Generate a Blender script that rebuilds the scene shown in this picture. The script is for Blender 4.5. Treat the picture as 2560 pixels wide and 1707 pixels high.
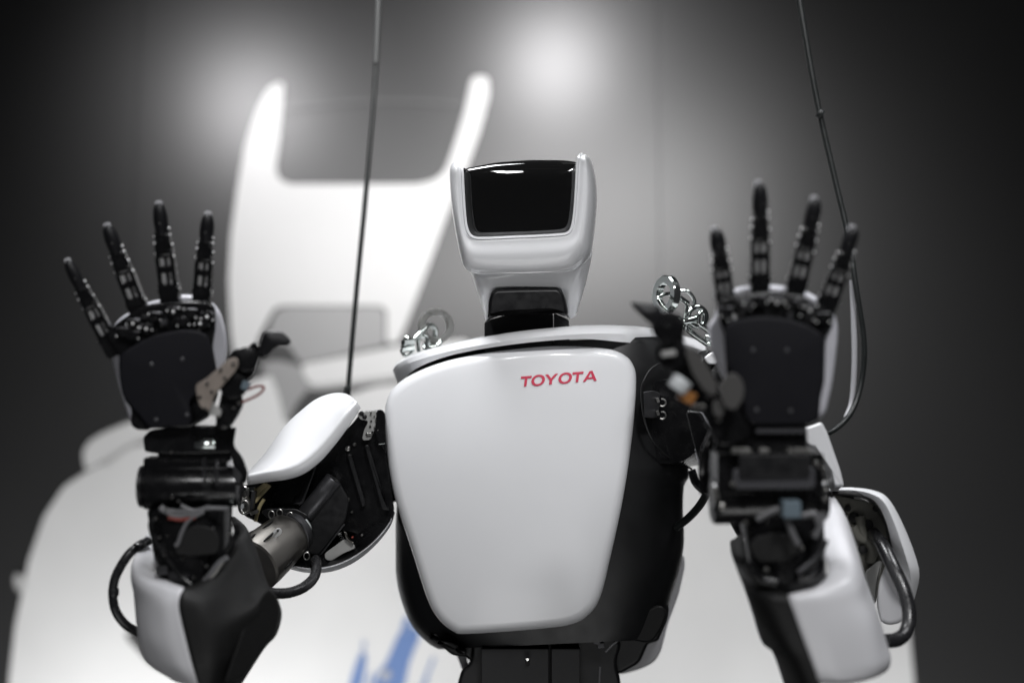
import bpy, bmesh, math, random
import numpy as np
from mathutils import Vector, Matrix
random.seed(7)
for o in list(bpy.data.objects): bpy.data.objects.remove(o)
SC = bpy.context.scene
COL = SC.collection

# ------------------------------------------------------------------ camera, world, lamps, exposure
CAM_H, PITCH, FPX = 1.02, math.radians(8.0), 3555.6      # 50 mm lens, 2560 px wide photograph
CAM = Vector((0, 0, CAM_H))
RT = Vector((1, 0, 0)); FW = Vector((0, math.cos(PITCH), math.sin(PITCH))); UP = Vector((0, -math.sin(PITCH), math.cos(PITCH)))
cd = bpy.data.cameras.new('camera'); cam = bpy.data.objects.new('camera', cd); COL.objects.link(cam)
cam.location = CAM; cam.rotation_euler = (math.radians(90) + PITCH, 0, 0)
cd.lens = 50; cd.sensor_width = 36; cd.clip_start = 0.05; cd.clip_end = 100
cd.dof.use_dof = True; cd.dof.focus_distance = 1.66; cd.dof.aperture_fstop = 1.55; cd.dof.aperture_blades = 9
SC.camera = cam
W = bpy.data.worlds.new('World'); SC.world = W; W.use_nodes = True
W.node_tree.nodes['Background'].inputs[0].default_value = (.93, .95, 1, 1)
W.node_tree.nodes['Background'].inputs[1].default_value = 0.03
SC.view_settings.view_transform = 'Standard'; SC.view_settings.look = 'None'
SC.view_settings.exposure = 0; SC.view_settings.gamma = 1
SC.cycles.max_bounces = 6; SC.cycles.use_denoising = True

WALL_Y = 3.25
def P(x, y, d):                       # a point at metric distance d in front of the lens
    return CAM + RT * ((x - 1280) * d / FPX) + UP * ((853.5 - y) * d / FPX) + FW * d
def WP(x, y, off=0.0):                # where the line of sight meets the back wall
    r = RT * ((x - 1280) / FPX) + UP * ((853.5 - y) / FPX) + FW
    t = (WALL_Y - off) / r.y
    return CAM + r * t
def lamp(kind, name, loc, target, power, size=.3, size_y=None, color=(1, 1, 1), spot=54, blend=1, spread=None):
    l = bpy.data.lights.new(name, kind); o = bpy.data.objects.new(name, l); COL.objects.link(o)
    o.location = loc; o.rotation_euler = (Vector(target) - Vector(loc)).to_track_quat('-Z', 'Y').to_euler()
    l.energy = power; l.color = color
    if kind == 'AREA':
        l.size = size
        if size_y: l.shape = 'RECTANGLE'; l.size_y = size_y
        if spread: l.spread = math.radians(spread)
    if kind == 'SPOT': l.shadow_soft_size = size; l.spot_size = math.radians(spot); l.spot_blend = blend
    return o
def mirror_lamp(px, py, t):              # a hall lamp whose soft reflection falls on this spot of the satin wall
    w = WP(px, py); r = (w - CAM).normalized(); return w + Vector((r.x, -r.y, r.z)) * t, w
LP = dict(top=7, hall=270, poolA=29, poolB=32, glow=2.85, glow2=1.2)
lamp('AREA', 'overhead_panel', (-.5, 1.45, 2.9), (-.1, 1.7, 1.2), LP['top'], .8, .4, (.97, .98, 1), spread=70)
for x, pw in ((-.75, 6.6), (.75, 3.0)): lamp('AREA', 'added_low_wall_fill', (x, 2.55, .08), (x, 3.25, .55), pw, .9, .12, spread=110)  # added fill lamps below the frame, brightening the lower wall print
lamp('SPOT', 'hall_spot', (-.8, -1.6, 3.3), (-.05, 2.4, .62), LP['hall'] * .40, .3, spot=46, blend=.9, color=(.99, .99, 1))
lamp('SPOT', 'hall_spot', (.75, -1.6, 3.3), (.05, 2.4, .62), LP['hall'] * 1.06, .3, spot=46, blend=.9, color=(.99, .99, 1))
lamp('AREA', 'overhead_panel', (1.15, 1.15, 2.8), (.6, 1.5, 1.0), 3, .8, .4, (.97, .98, 1), spread=60)
lamp('AREA', 'added_floor_bounce_fill', (0, .75, .12), (0, 1.6, 1.25), .8, 1.3, .5, spread=70)  # added lamp standing in for light bounced up from an unbuilt floor
l, w = mirror_lamp(1385, 165, 1.15); lamp('SPOT', 'wall_lamp', l, w, LP['poolA'] * 1.35, .10, spot=66, blend=1, color=(1, .985, 1))
l, w = mirror_lamp(640, 275, 1.15); lamp('SPOT', 'wall_lamp', l, w, LP['poolB'], .13, spot=62, blend=1, color=(1, .985, 1))
l, w = mirror_lamp(1500, 560, 1.9); lamp('AREA', 'ceiling_panel', l, w, LP['glow'], .9, .5, (1, .985, .98), spread=75)
l, w = mirror_lamp(1080, 720, 1.9); lamp('AREA', 'ceiling_panel', l, w, LP['glow2'], .9, .5, (1, .985, .98), spread=65)

# ------------------------------------------------------------------ materials
def mat(name, col, rough=.5, metal=0, coat=0, noise=0.0, nscale=60, bump=0.0, bscale=900, spec=.5, coat_rough=.05, cvar=1.):
    m = bpy.data.materials.new(name); m.use_nodes = True
    nt = m.node_tree; b = nt.nodes['Principled BSDF']
    b.inputs['Base Color'].default_value = (*col, 1); b.inputs['Roughness'].default_value = rough
    b.inputs['Metallic'].default_value = metal; b.inputs['Coat Weight'].default_value = coat
    b.inputs['Coat Roughness'].default_value = coat_rough; b.inputs['Specular IOR Level'].default_value = spec
    tc = nt.nodes.new('ShaderNodeTexCoord')
    if noise:
        n = nt.nodes.new('ShaderNodeTexNoise'); n.inputs['Scale'].default_value = nscale; n.inputs['Detail'].default_value = 6
        nt.links.new(tc.outputs['Object'], n.inputs['Vector'])
        mr = nt.nodes.new('ShaderNodeMapRange'); mr.inputs[3].default_value = max(0, rough - noise); mr.inputs[4].default_value = min(1, rough + noise)
        mr.inputs[1].default_value = .3; mr.inputs[2].default_value = .7
        nt.links.new(n.outputs[0], mr.inputs[0]); nt.links.new(mr.outputs[0], b.inputs['Roughness'])
        mx = nt.nodes.new('ShaderNodeMix'); mx.data_type = 'RGBA'
        mx.inputs[6].default_value = (*[c * (1 - .12 * cvar) for c in col], 1); mx.inputs[7].default_value = (*[min(1, c * (1 + .08 * cvar)) for c in col], 1)
        nt.links.new(n.outputs[0], mx.inputs[0]); nt.links.new(mx.outputs[2], b.inputs['Base Color'])
    if bump:
        n2 = nt.nodes.new('ShaderNodeTexNoise'); n2.inputs['Scale'].default_value = bscale; n2.inputs['Detail'].default_value = 2
        nt.links.new(tc.outputs['Object'], n2.inputs['Vector'])
        bp = nt.nodes.new('ShaderNodeBump'); bp.inputs['Strength'].default_value = bump; bp.inputs['Distance'].default_value = .0004
        nt.links.new(n2.outputs[0], bp.inputs['Height']); nt.links.new(bp.outputs[0], b.inputs['Normal'])
    return m
WHITE = mat('white_plastic', (.80, .805, .82), .38, coat=.6, noise=.03, nscale=25, coat_rough=.11, cvar=.12)
WSATIN = mat('white_satin_plastic', (.6, .6, .62), .42, noise=.04, nscale=30, coat=.2, coat_rough=.25, cvar=.15)
WSHELL = mat('hand_shell_plastic', (.54, .54, .58), .4, noise=.03)
BLK = mat('black_gloss', (.005, .005, .0055), .24, noise=.08, nscale=80)
BLKS = mat('black_satin', (.005, .005, .0058), .42, noise=.08, nscale=120, bump=.15)
BLKT = mat('black_torso', (.0045, .0047, .0052), .42, noise=.05, nscale=30, bump=.1, bscale=1500)
CHAR = mat('charcoal_cover', (.0065, .0065, .0065), .55, noise=.05, nscale=200, bump=.3, bscale=1800, spec=.32)
PADM = mat('palm_rubber', (.0055, .0055, .0078), .6, noise=.05, nscale=300, bump=.4, bscale=1600, spec=.17)
TIPM = mat('fingertip_rubber', (.006, .006, .0072), .45, noise=.06, nscale=200, bump=.3, spec=.25)
CHROME = mat('chrome', (.62, .66, .64), .14, 1, noise=.05, nscale=150)
STEEL = mat('brushed_steel', (.36, .355, .34), .34, 1, noise=.1, nscale=60)
ALU = mat('cast_aluminium', (.21, .20, .185), .42, 1, noise=.08, nscale=90, bump=.2)
GUN = mat('gunmetal', (.09, .09, .095), .38, .8, noise=.08, nscale=90)
VIS = mat('visor_glass', (.004, .004, .004), .04, coat=1, coat_rough=.02)
VISI = mat('visor_frame', (.006, .006, .006), .2)
RED = mat('red_print', (.62, .035, .085), .4)
BEIGE = mat('thumb_plate', (.33, .285, .25), .45, .5, noise=.1, nscale=120)
RUB = mat('black_hose', (.011, .011, .012), .3, noise=.1, nscale=150, bump=.3, bscale=400)
GRAYC = mat('grey_plastic', (.32, .32, .31), .4, noise=.06)
WIREY = mat('beige_wire', (.42, .36, .2), .45)
WIREG = mat('grey_wire', (.11, .11, .115), .4)
RINGM = mat('dull_steel_ring', (.42, .42, .40), .3, .6, noise=.08)
NAIL = mat('pale_nail_plate', (.5, .5, .52), .35)
PLATE = mat('silver_plate', (.7, .7, .7), .3, .3)
TRAY = mat('dark_grey_tray', (.05, .05, .055), .35)
STUD = mat('bright_stud', (.9, .9, .9), .35, .45)
SLOT = mat('anodised_plate', (.34, .34, .34), .4, .3)
SCRM = mat('dull_screw', (.07, .07, .075), .45)
WIRER = mat('red_wire', (.17, .022, .014), .4)
WIREW = mat('white_connector', (.5, .52, .53), .4)
ORNG = mat('amber_connector', (.24, .10, .025), .4)
CYAN = mat('pale_blue_connector', (.11, .145, .17), .45)
CABLE = mat('green_black_cable', (.010, .012, .0118), .4, noise=.1, nscale=100)
CABLEW = mat('grey_cable', (.4, .4, .42), .4)
CABLED = mat('dim_cable_sleeve', (.05, .052, .052), .5)
MECH = mat('olive_grey_casting', (.13, .128, .11), .5, .1, noise=.1, nscale=120)
HOLE = mat('hole_black', (.003, .003, .003), .7)

# ------------------------------------------------------------------ object helpers
def link(name, me, parent=None, m=None):
    o = bpy.data.objects.new(name, me); COL.objects.link(o)
    if m: me.materials.append(m)
    if parent: o.parent = parent
    return o
def root(name, loc, label, cat, group=None):
    o = bpy.data.objects.new(name, None); COL.objects.link(o); o.location = loc; o.empty_display_size = .1
    o['label'] = label; o['category'] = cat
    if group: o['group'] = group
    return o
def top_of(o):
    while o.parent: o = o.parent
    return o
def tagm(o, label, cat, group=None, kind=None):
    if label: o['label'] = label
    if cat: o['category'] = cat
    if group: o['group'] = group
    if kind: o['kind'] = kind
    return o
def mesh(name, vs, fs, m, parent=None, ang=40, wn=False, smooth=True):
    me = bpy.data.meshes.new(name)
    off = top_of(parent).location if parent else Vector((0, 0, 0))
    me.from_pydata([Vector(v) - off for v in vs], [], fs); me.validate()
    bm = bmesh.new(); bm.from_mesh(me); bmesh.ops.remove_doubles(bm, verts=bm.verts, dist=1e-6)
    bmesh.ops.recalc_face_normals(bm, faces=bm.faces); bm.to_mesh(me); bm.free()
    if smooth:
        me.polygons.foreach_set('use_smooth', [True] * len(me.polygons))
        me.set_sharp_from_angle(angle=math.radians(ang))
    o = link(name, me, parent, m)
    if wn:
        w = o.modifiers.new('wn', 'WEIGHTED_NORMAL'); w.keep_sharp = True
    return o
class MB:
    def __init__(s): s.v = []; s.f = []
    def add(s, vs, fs):
        n = len(s.v); s.v += [Vector(v) for v in vs]; s.f += [tuple(i + n for i in f) for f in fs]
    def build(s, name, m, parent=None, ang=40, wn=False): return mesh(name, s.v, s.f, m, parent, ang, wn)
def crop(x0, y0, k):
    return lambda pts: [(x0 + p[0] * k, y0 + p[1] * k) for p in pts]
C1 = crop(100, 460, 660 / 1568); C2 = crop(200, 1000, 660 / 1464); C3 = crop(560, 920, 480 / 1254)
C4 = crop(950, 350, 750 / 1809); R1 = crop(1540, 400, 660 / 1437); R2 = crop(1680, 1000, 660 / 1464)
TT = crop(940, 800, 820 / 1418); B4 = crop(0, 0, 1280 / 2007); L9 = crop(0, 1000, 400 / 887)
K3 = crop(960, 740, 200 / 1742); K4 = crop(1600, 660, 220 / 1437); Z6 = crop(1560, 850, 300 / 941); Z7 = crop(1030, 1480, 730 / 2352)
Z5 = crop(560, 800, 480 / 2352); Z2 = crop(820, 1480, 380 / 2352)
def catmull(pts, n=6, closed=False):
    p = np.array(pts, float); N = len(p); out = []
    rng = range(N) if closed else range(N - 1)
    for i in rng:
        if closed: a, b, c, d = p[(i - 1) % N], p[i], p[(i + 1) % N], p[(i + 2) % N]
        else: a = p[i - 1] if i else 2 * p[0] - p[1]; b = p[i]; c = p[i + 1]; d = p[i + 2] if i + 2 < N else 2 * p[-1] - p[-2]
        for k in range(n):
            t = k / n
            out.append(.5 * ((2 * b) + (c - a) * t + (2 * a - 5 * b + 4 * c - d) * t * t + (3 * b - 3 * c + d - a) * t ** 3))
    if not closed: out.append(p[-1])
    return np.array(out)
def roundpoly(pts, r, n=5):
    p = np.array([q[:2] for q in pts], float); N = len(p); out = []
    for i in range(N):
        a, b, c = p[i - 1], p[i], p[(i + 1) % N]
        u = a - b; v = c - b; lu = np.hypot(*u); lv = np.hypot(*v); u /= lu; v /= lv
        rr = min(r, lu * .45, lv * .45)
        s, e = b + u * rr, b + v * rr
        for k in range(n + 1):
            t = k / n; out.append((1 - t) ** 2 * s + 2 * t * (1 - t) * b + t * t * e)
    return np.array(out)
def area2(p): x, y = p[:, 0], p[:, 1]; return np.sum(x * np.roll(y, -1) - np.roll(x, -1) * y)
def inset(p, b):
    t = np.roll(p, -1, 0) - np.roll(p, 1, 0); ln = np.hypot(t[:, 0], t[:, 1])[:, None] + 1e-9; t = t / ln
    nrm = np.stack([-t[:, 1], t[:, 0]], 1) * (1 if area2(p) > 0 else -1)
    return p + nrm * b
def slab(name, pts, d, th, m, parent=None, r=8, bev=3, ext=(0, 0), tilt=(0, 0), bulge=0, bp=2., curve=False, seg=3, dfn=None, back=True, mb=None, n=5, wn=True, ang=40, bevd=None):
    """rounded plate: outline at distance d, thickness th metres away from the lens, bevel bev px"""
    o = catmull([q[:2] for q in pts], n, True) if curve else roundpoly(pts, r, n)
    c = o.mean(0); s = d / FPX; bd = bevd if bevd else bev * s
    bd = min(bd, th * .5)
    def D(q): 
        return (dfn(q[0], q[1]) if dfn else d) + tilt[0] * (q[0] - c[0]) + tilt[1] * (q[1] - c[1])
    rings = []
    for k in range(seg + 1):
        a = k / seg * math.pi / 2
        rings.append((bev * (1 - math.sin(a)), bd * (1 - math.cos(a)), 0.))
    rings2 = [(bev * (1 - math.cos(k / seg * math.pi / 2)), th - bd + bd * math.sin(k / seg * math.pi / 2), 1.) for k in range(seg + 1)]
    V = []; F = []; N = len(o)
    dome = bulge or dfn
    inner = inset(o, bev)
    if dome:
        cc = inner.mean(0); NS = 14
        for j in range(NS):
            sc = (j + .0) / NS if j else .02
            q = cc + (inner - cc) * sc
            V += [P(x, y, D((x, y)) - bulge * (1 - sc ** bp)) for x, y in q]
    base = len(V) // N
    for (b, dz, e) in rings + rings2:
        q = inset(o, b) if b else o
        V += [P(x + ext[0] * e, y + ext[1] * e, D((x, y)) + dz) for x, y in q]
    R = len(V) // N
    for j in range(R - 1):
        for i in range(N):
            i2 = (i + 1) % N
            F.append((j * N + i, j * N + i2, (j + 1) * N + i2, (j + 1) * N + i))
    F.append(tuple(range(N)))
    if back: F.append(tuple((R - 1) * N + i for i in range(N)))
    if mb is not None: mb.add(V, F); return None
    return mesh(name, V, F, m, parent, ang, wn)
def frame_rot(roll=0, yaw=0, pitch=0):
    B = Matrix((RT, FW, UP)).transposed()          # columns: right, away, up
    R = Matrix.Rotation(math.radians(-roll), 3, 'Y') @ Matrix.Rotation(math.radians(yaw), 3, 'Z') @ Matrix.Rotation(math.radians(pitch), 3, 'X')
    return B @ R
def boxg(mb, px, py, d, w, h, t, roll=0, yaw=0, pitch=0, bev=3, seg=2):
    """box w x h px at distance d (its centre), t metres deep"""
    s = d / FPX; bm = bmesh.new(); bmesh.ops.create_cube(bm, size=1)
    bmesh.ops.scale(bm, vec=(w * s, t, h * s), verts=bm.verts)
    bmesh.ops.bevel(bm, geom=bm.edges[:], offset=min(bev * s, t * .4, w * s * .45, h * s * .45), segments=seg, profile=.6, affect='EDGES')
    M = frame_rot(roll, yaw, pitch); c = P(px, py, d)
    bm.verts.index_update()
    mb.add([c + M @ v.co for v in bm.verts], [[v.index for v in f.verts] for f in bm.faces]); bm.free()
def box(name, px, py, d, w, h, t, m, parent=None, **k):
    mb = MB(); boxg(mb, px, py, d, w, h, t, **k); return mb.build(name, m, parent, 40, True)
def latheg(mb, a, b, prof, seg=20):
    """solid of revolution from point a to b; prof = [(t along, radius m)]"""
    a = Vector(a); b = Vector(b); ax = b - a; L = ax.length; ax.normalize()
    u = ax.orthogonal().normalized(); w = ax.cross(u); V = []; F = []
    for t, r in prof:
        for i in range(seg):
            an = 2 * math.pi * i / seg; V.append(a + ax * (t * L) + (u * math.cos(an) + w * math.sin(an)) * max(r, 1e-5))
    n = len(prof)
    for j in range(n - 1):
        for i in range(seg):
            i2 = (i + 1) % seg; F.append((j * seg + i, j * seg + i2, (j + 1) * seg + i2, (j + 1) * seg + i))
    F.append(tuple(range(seg))); F.append(tuple((n - 1) * seg + i for i in range(seg)))
    mb.add(V, F)
def cylprof(r, L, bev=.0008, r2=None):
    r2 = r2 or r; e = bev / max(L, 1e-6)
    return [(0, r - bev), (e * .3, r - bev * .3), (e, r), (1 - e, r2), (1 - e * .3, r2 - bev * .3), (1, r2 - bev)]
def cyl(name, a, b, r, m, parent=None, r2=None, seg=24, bev=.0008, mb=None):
    a = Vector(a); b = Vector(b); t = mb or MB(); latheg(t, a, b, cylprof(r, (b - a).length, bev, r2), seg)
    return None if mb else t.build(name, m, parent, 35)
def lathe(name, a, b, prof, m, parent=None, seg=28):
    t = MB(); latheg(t, a, b, prof, seg); return t.build(name, m, parent, 35)
def tubeg(mb, pts, r, n=8, seg=12, flat=1.0, closed=False):
    p = catmull([tuple(q) for q in pts], n, closed); V = []; F = []; N = len(p)
    rr = r if hasattr(r, '__len__') else None
    u = None
    for i in range(N):
        t = Vector(p[(i + 1) % N] - p[i - 1]) if (closed or 0 < i < N - 1) else Vector(p[min(i + 1, N - 1)] - p[max(i - 1, 0)])
        t.normalize()
        u = (t.orthogonal() if u is None else u - t * u.dot(t)).normalized(); w = t.cross(u)
        ri = r if rr is None else np.interp(i / (N - 1), np.linspace(0, 1, len(rr)), rr)
        for k in range(seg):
            a = 2 * math.pi * k / seg; V.append(Vector(p[i]) + (u * math.cos(a) + w * math.sin(a) * flat) * ri)
    for i in range(N if closed else N - 1):
        j = (i + 1) % N
        for k in range(seg):
            k2 = (k + 1) % seg; F.append((i * seg + k, i * seg + k2, j * seg + k2, j * seg + k))
    if not closed: F.append(tuple(range(seg))); F.append(tuple((N - 1) * seg + k for k in range(seg)))
    mb.add(V, F)
def tube(name, pts, r, m, parent=None, **k):
    t = MB(); tubeg(t, pts, r, **k); return t.build(name, m, parent, 50)
def PP(pts): return [P(*q) for q in pts]
def patch(name, rows, m, parent, n=6, th=.003, ang=60):
    R = [catmull(r, n) for r in rows]; A = np.stack(R)                      # rows x cols x 3 (px, py, d)
    cols = [catmull(A[:, j], n) for j in range(A.shape[1])]; A = np.stack(cols, 1)
    V = [P(*q) for q in A.reshape(-1, 3)]; nc = A.shape[1]; F = []
    for i in range(A.shape[0] - 1):
        for j in range(nc - 1): F.append((i * nc + j, i * nc + j + 1, (i + 1) * nc + j + 1, (i + 1) * nc + j))
    o = mesh(name, V, F, m, parent, ang)
    me = o.data                                                              # outside faces the lens
    avg = sum((p.normal.dot(FW) * p.area for p in me.polygons))
    if avg > 0: me.flip_normals()
    s = o.modifiers.new('solid', 'SOLIDIFY'); s.thickness = th; s.offset = -1
    return o
def screwg(mb, px, py, d, r, away=.002):
    a = P(px, py, d); latheg(mb, a + FW * .003, a - FW * away, [(0, r), (.6, r), (.85, r * .85), (1, r * .5)], 10)
def screw(px, py, d, r_px, m, parent, name='screw'):
    mb = MB(); screwg(mb, px, py, d, r_px * d / FPX); return mb.build(name, m, parent, 35)
def beadg(mb, c, r):
    latheg(mb, Vector(c) - UP * r, Vector(c) + UP * r, [(.0, .02 * r), (.08, .55 * r), (.25, .87 * r), (.5, r), (.75, .87 * r), (.92, .55 * r), (1, .02 * r)], 10)
def bead(name, c, r, m, parent):
    mb = MB(); beadg(mb, c, r); return mb.build(name, m, parent, 60)

# ------------------------------------------------------------------ setting: back wall and its printed graphic
WALLM = mat('wall_paint', (.022, .022, .0222), .55, noise=.04, nscale=3, bump=.1, bscale=400, spec=.12, coat=1, coat_rough=.31)
PRINT = mat('white_print', (.66, .66, .655), .55, noise=.04, nscale=4, coat=1, coat_rough=.31)
PRGR = mat('grey_print', (.26, .26, .26), .5, noise=.04, nscale=4, coat=1, coat_rough=.31)
PRLG = mat('light_grey_print', (.42, .42, .415), .5, noise=.04, nscale=4, coat=1, coat_rough=.31)
PRBL = mat('blue_print', (.115, .20, .42), .55, noise=.04, nscale=8, coat=1, coat_rough=.31)
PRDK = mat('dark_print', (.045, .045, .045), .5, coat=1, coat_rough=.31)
wall = bpy.data.objects.new('wall', None); COL.objects.link(wall); wall.location = (0, WALL_Y, 0); wall['kind'] = 'structure'
wall['label'] = 'dark grey hall wall of tall panels behind the robot'
edges_x = [-3.6, -1.98, -.885 + .0, .345, 1.42, 3.6]
for a, b in zip(edges_x[:-1], edges_x[1:]):
    mb = MB(); bm = bmesh.new(); bmesh.ops.create_cube(bm, size=1)
    bmesh.ops.scale(bm, vec=(b - a - .0006, .03, 4.4), verts=bm.verts)
    bmesh.ops.bevel(bm, geom=bm.edges[:], offset=.0005, segments=1, affect='EDGES'); bm.verts.index_update()
    mb.add([v.co + Vector(((a + b) / 2, WALL_Y + .0155, 1.4)) for v in bm.verts], [[v.index for v in f.verts] for f in bm.faces]); bm.free()
    mb.build('wall_panel', WALLM, wall, 30)
graphic = root('wall_graphic', (0, WALL_Y, 0), 'huge printed white robot figure spread over the dark back wall', 'mural')
def decal(name, pts, m, lift, curve=True, n=6, r=0):
    o = catmull([q[:2] for q in pts], n, True) if curve else roundpoly(pts, r or 6, n)
    V = [WP(x, y, lift) for x, y in o] + [WP(x, y, lift - .002) for x, y in o]; N = len(o)
    F = [tuple(range(N)), tuple(range(2 * N - 1, N - 1, -1))] + [(i, (i + 1) % N, N + (i + 1) % N, N + i) for i in range(N)]
    return mesh(name, V, F, m, graphic, 30)
def bez(*p): return list(p)
# helmet with two horns
decal('helmet_print', roundpoly(B4([(1085, 325), (1112, 325), (1108, 420), (1095, 560), (1082, 660), (1092, 700), (1130, 722), (1400, 722), (1640, 722), (1705, 705), (1745, 670), (1775, 590), (1820, 440), (1850, 300), (1915, 300), (1920, 370), (1880, 520), (1830, 660), (1760, 820), (1700, 990), (1640, 1150), (1585, 1290), (1560, 1345), (1515, 1345), (1517, 1215), (1490, 1197), (1100, 1197), (1070, 1215), (1010, 1330), (980, 1460), (930, 1460), (905, 1310), (895, 1100), (905, 920), (930, 740), (960, 570), (1010, 420), (1050, 345)]), 14, 4), PRINT, .0045, False)
decal('visor_rim_print', roundpoly(B4([(1112, 420), (1400, 395), (1600, 392), (1815, 408), (1822, 418), (1600, 402), (1400, 405), (1113, 432)]), 3, 2), PRDK, .0045, False)
# neck pillar, collar and body
decal('neck_print', roundpoly(B4([(1105, 1203), (1487, 1203), (1508, 1222), (1508, 1352), (1180, 1425), (1130, 1350), (1040, 1345), (1070, 1240)]), 12, 4), PRGR, .0045, False)
decal('collar_print', roundpoly(Z5([(940, 545), (1500, 440), (2060, 330), (2300, 290), (3000, 240), (3050, 560), (2400, 640), (1700, 720), (1200, 790), (1050, 790), (980, 680)]), 20, 5), PRINT, .0045, False)
decal('collar_shadow_print', roundpoly(Z5([(1030, 795), (1200, 795), (1700, 724), (2400, 644), (3050, 565), (3050, 610), (2400, 705), (1700, 790), (1200, 850), (1040, 850)]), 6, 3), PRLG, .0045, False)
decal('body_print', roundpoly([(860, 990), (940, 965), (1090, 950), (1700, 910), (1760, 960), (1800, 1250), (2130, 1270), (2215, 1390), (2272, 1560), (2295, 1800), (20, 1800), (22, 1707), (38, 1560), (72, 1400), (110, 1290), (160, 1215), (214, 1180), (330, 1118), (480, 1080), (560, 1040), (610, 960), (690, 930), (710, 1000), (720, 1060), (790, 1060)], 14, 5), PRINT, .0045, False)
decal('shoulder_print', roundpoly([(213, 1176), (206, 1130), (222, 1103), (260, 1080), (330, 1052), (420, 1030), (560, 960), (600, 955), (600, 1030), (480, 1074), (330, 1112), (235, 1165)], 14, 5), PRINT, .0045, False)
decal('neck_hollow_print', roundpoly(Z5([(400, 560), (620, 480), (940, 560), (985, 690), (1040, 790), (1030, 860), (900, 1000), (800, 1240), (740, 1240), (690, 1000), (640, 830), (560, 660)]), 60, 6), PRGR, .0072, False)
decal('arm_print', roundpoly(L9([(80, 960), (130, 970), (150, 1000), (130, 1060), (95, 1060), (75, 1010)]), 8, 4), PRLG, .0075, False)
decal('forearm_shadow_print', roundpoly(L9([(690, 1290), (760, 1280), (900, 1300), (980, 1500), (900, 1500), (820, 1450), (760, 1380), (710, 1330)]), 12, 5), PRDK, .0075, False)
decal('panel_shadow_print', roundpoly(L9([(560, 350), (700, 255), (800, 215), (810, 225), (700, 280), (580, 372)]), 10, 5), PRLG, .0075, False)
# blue brush stroke
for pts in ([(1300, 500), (1440, 640), (1330, 900), (1260, 1080), (1220, 1260), (1180, 1500), (680, 1500), (740, 1280), (900, 1080), (960, 940), (1060, 700), (1130, 580), (1190, 630)],
            [(1200, 350), (1290, 420), (1250, 560), (1190, 600), (1130, 600), (1150, 480)],
            [(520, 900), (600, 960), (590, 1080), (560, 1260), (520, 1500), (310, 1500), (370, 1280), (440, 1060)],
            [(1620, 1000), (1660, 1010), (1560, 1260), (1500, 1500), (1420, 1500), (1520, 1240)],
            [(540, 740), (585, 760), (560, 880), (525, 880)],
            [(600, 1500), (640, 1250), (690, 1240), (650, 1500)]):
    decal('brush_stroke', roundpoly(Z2(pts), 30, 4), PRBL, .0075, False)
decal('brush_fleck', roundpoly(Z2([(830, 1220), (960, 1200), (980, 1290), (860, 1380), (810, 1330)]), 30, 4), PRLG, .010, False)

# ------------------------------------------------------------------ robot
rb = root('humanoid_robot', (0.03, 1.86, 0), 'white and black humanoid robot raising both open hands before the wall', 'robot')

# --- torso
def chest_d(x, y):
    cx, cy = 1275, 1200
    return 1.655 - 5.2e-5 * (x - cx) + 3.6e-7 * (x - cx) ** 2 + (1.6e-7 if y < cy else 1.0e-7) * (y - cy) ** 2
st = [(92, 250, 1240), (120, 215, 1275), (180, 165, 1300), (250, 120, 1310), (380, 85, 1310), (560, 90, 1320), (690, 92, 1355), (745, 90, 1332), (850, 85, 1327), (980, 85, 1332), (1090, 88, 1316), (1200, 114, 1284), (1300, 158, 1252), (1370, 222, 1232), (1400, 270, 1215)]
V = []; F = []; NS = 56
stc = catmull(st, 3)
for (y, xl, xr) in stc:
    (x0, yy), (x1, _) = TT([(xl, y), (xr, y)])
    cx, a = (x0 + x1) / 2, (x1 - x0) / 2
    for i in range(NS):
        th = 2 * math.pi * i / NS; c, s = math.cos(th), math.sin(th)
        e = 2 / 2.9
        X = a * abs(c) ** e * (1 if c > 0 else -1)
        front = 1.80 - chest_d(cx, yy) - .034
        bb = .115
        Dd = abs(s) ** e * (1 if s > 0 else -1) * (bb if s > 0 else front)
        dd = 1.80 + Dd - 5.2e-5 * X
        V.append(P(cx + X, yy - X * .045 + .0, dd))
R = len(stc)
for j in range(R - 1):
    for i in range(NS):
        i2 = (i + 1) % NS; F.append((j * NS + i, j * NS + i2, (j + 1) * NS + i2, (j + 1) * NS + i))
F.append(tuple(range(NS))); F.append(tuple((R - 1) * NS + i for i in range(NS)))
torso = mesh('torso_shell', V, F, BLKT, rb, 60)
# chest panel
CH = TT([(38, 430), (46, 350), (78, 290), (160, 232), (300, 178), (480, 141), (700, 116), (850, 113), (1000, 124), (1075, 152), (1112, 195), (1125, 270), (1110, 480), (1070, 760), (1010, 1040), (972, 1190), (930, 1262), (850, 1312), (700, 1334), (400, 1355), (330, 1342), (265, 1285), (218, 1195), (150, 980), (80, 760), (46, 560)])
chest = slab('chest_panel', CH, 1.655, .05, WHITE, rb, curve=True, bev=24, bevd=.013, seg=7, dfn=chest_d, n=5, ang=80, wn=False)
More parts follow.
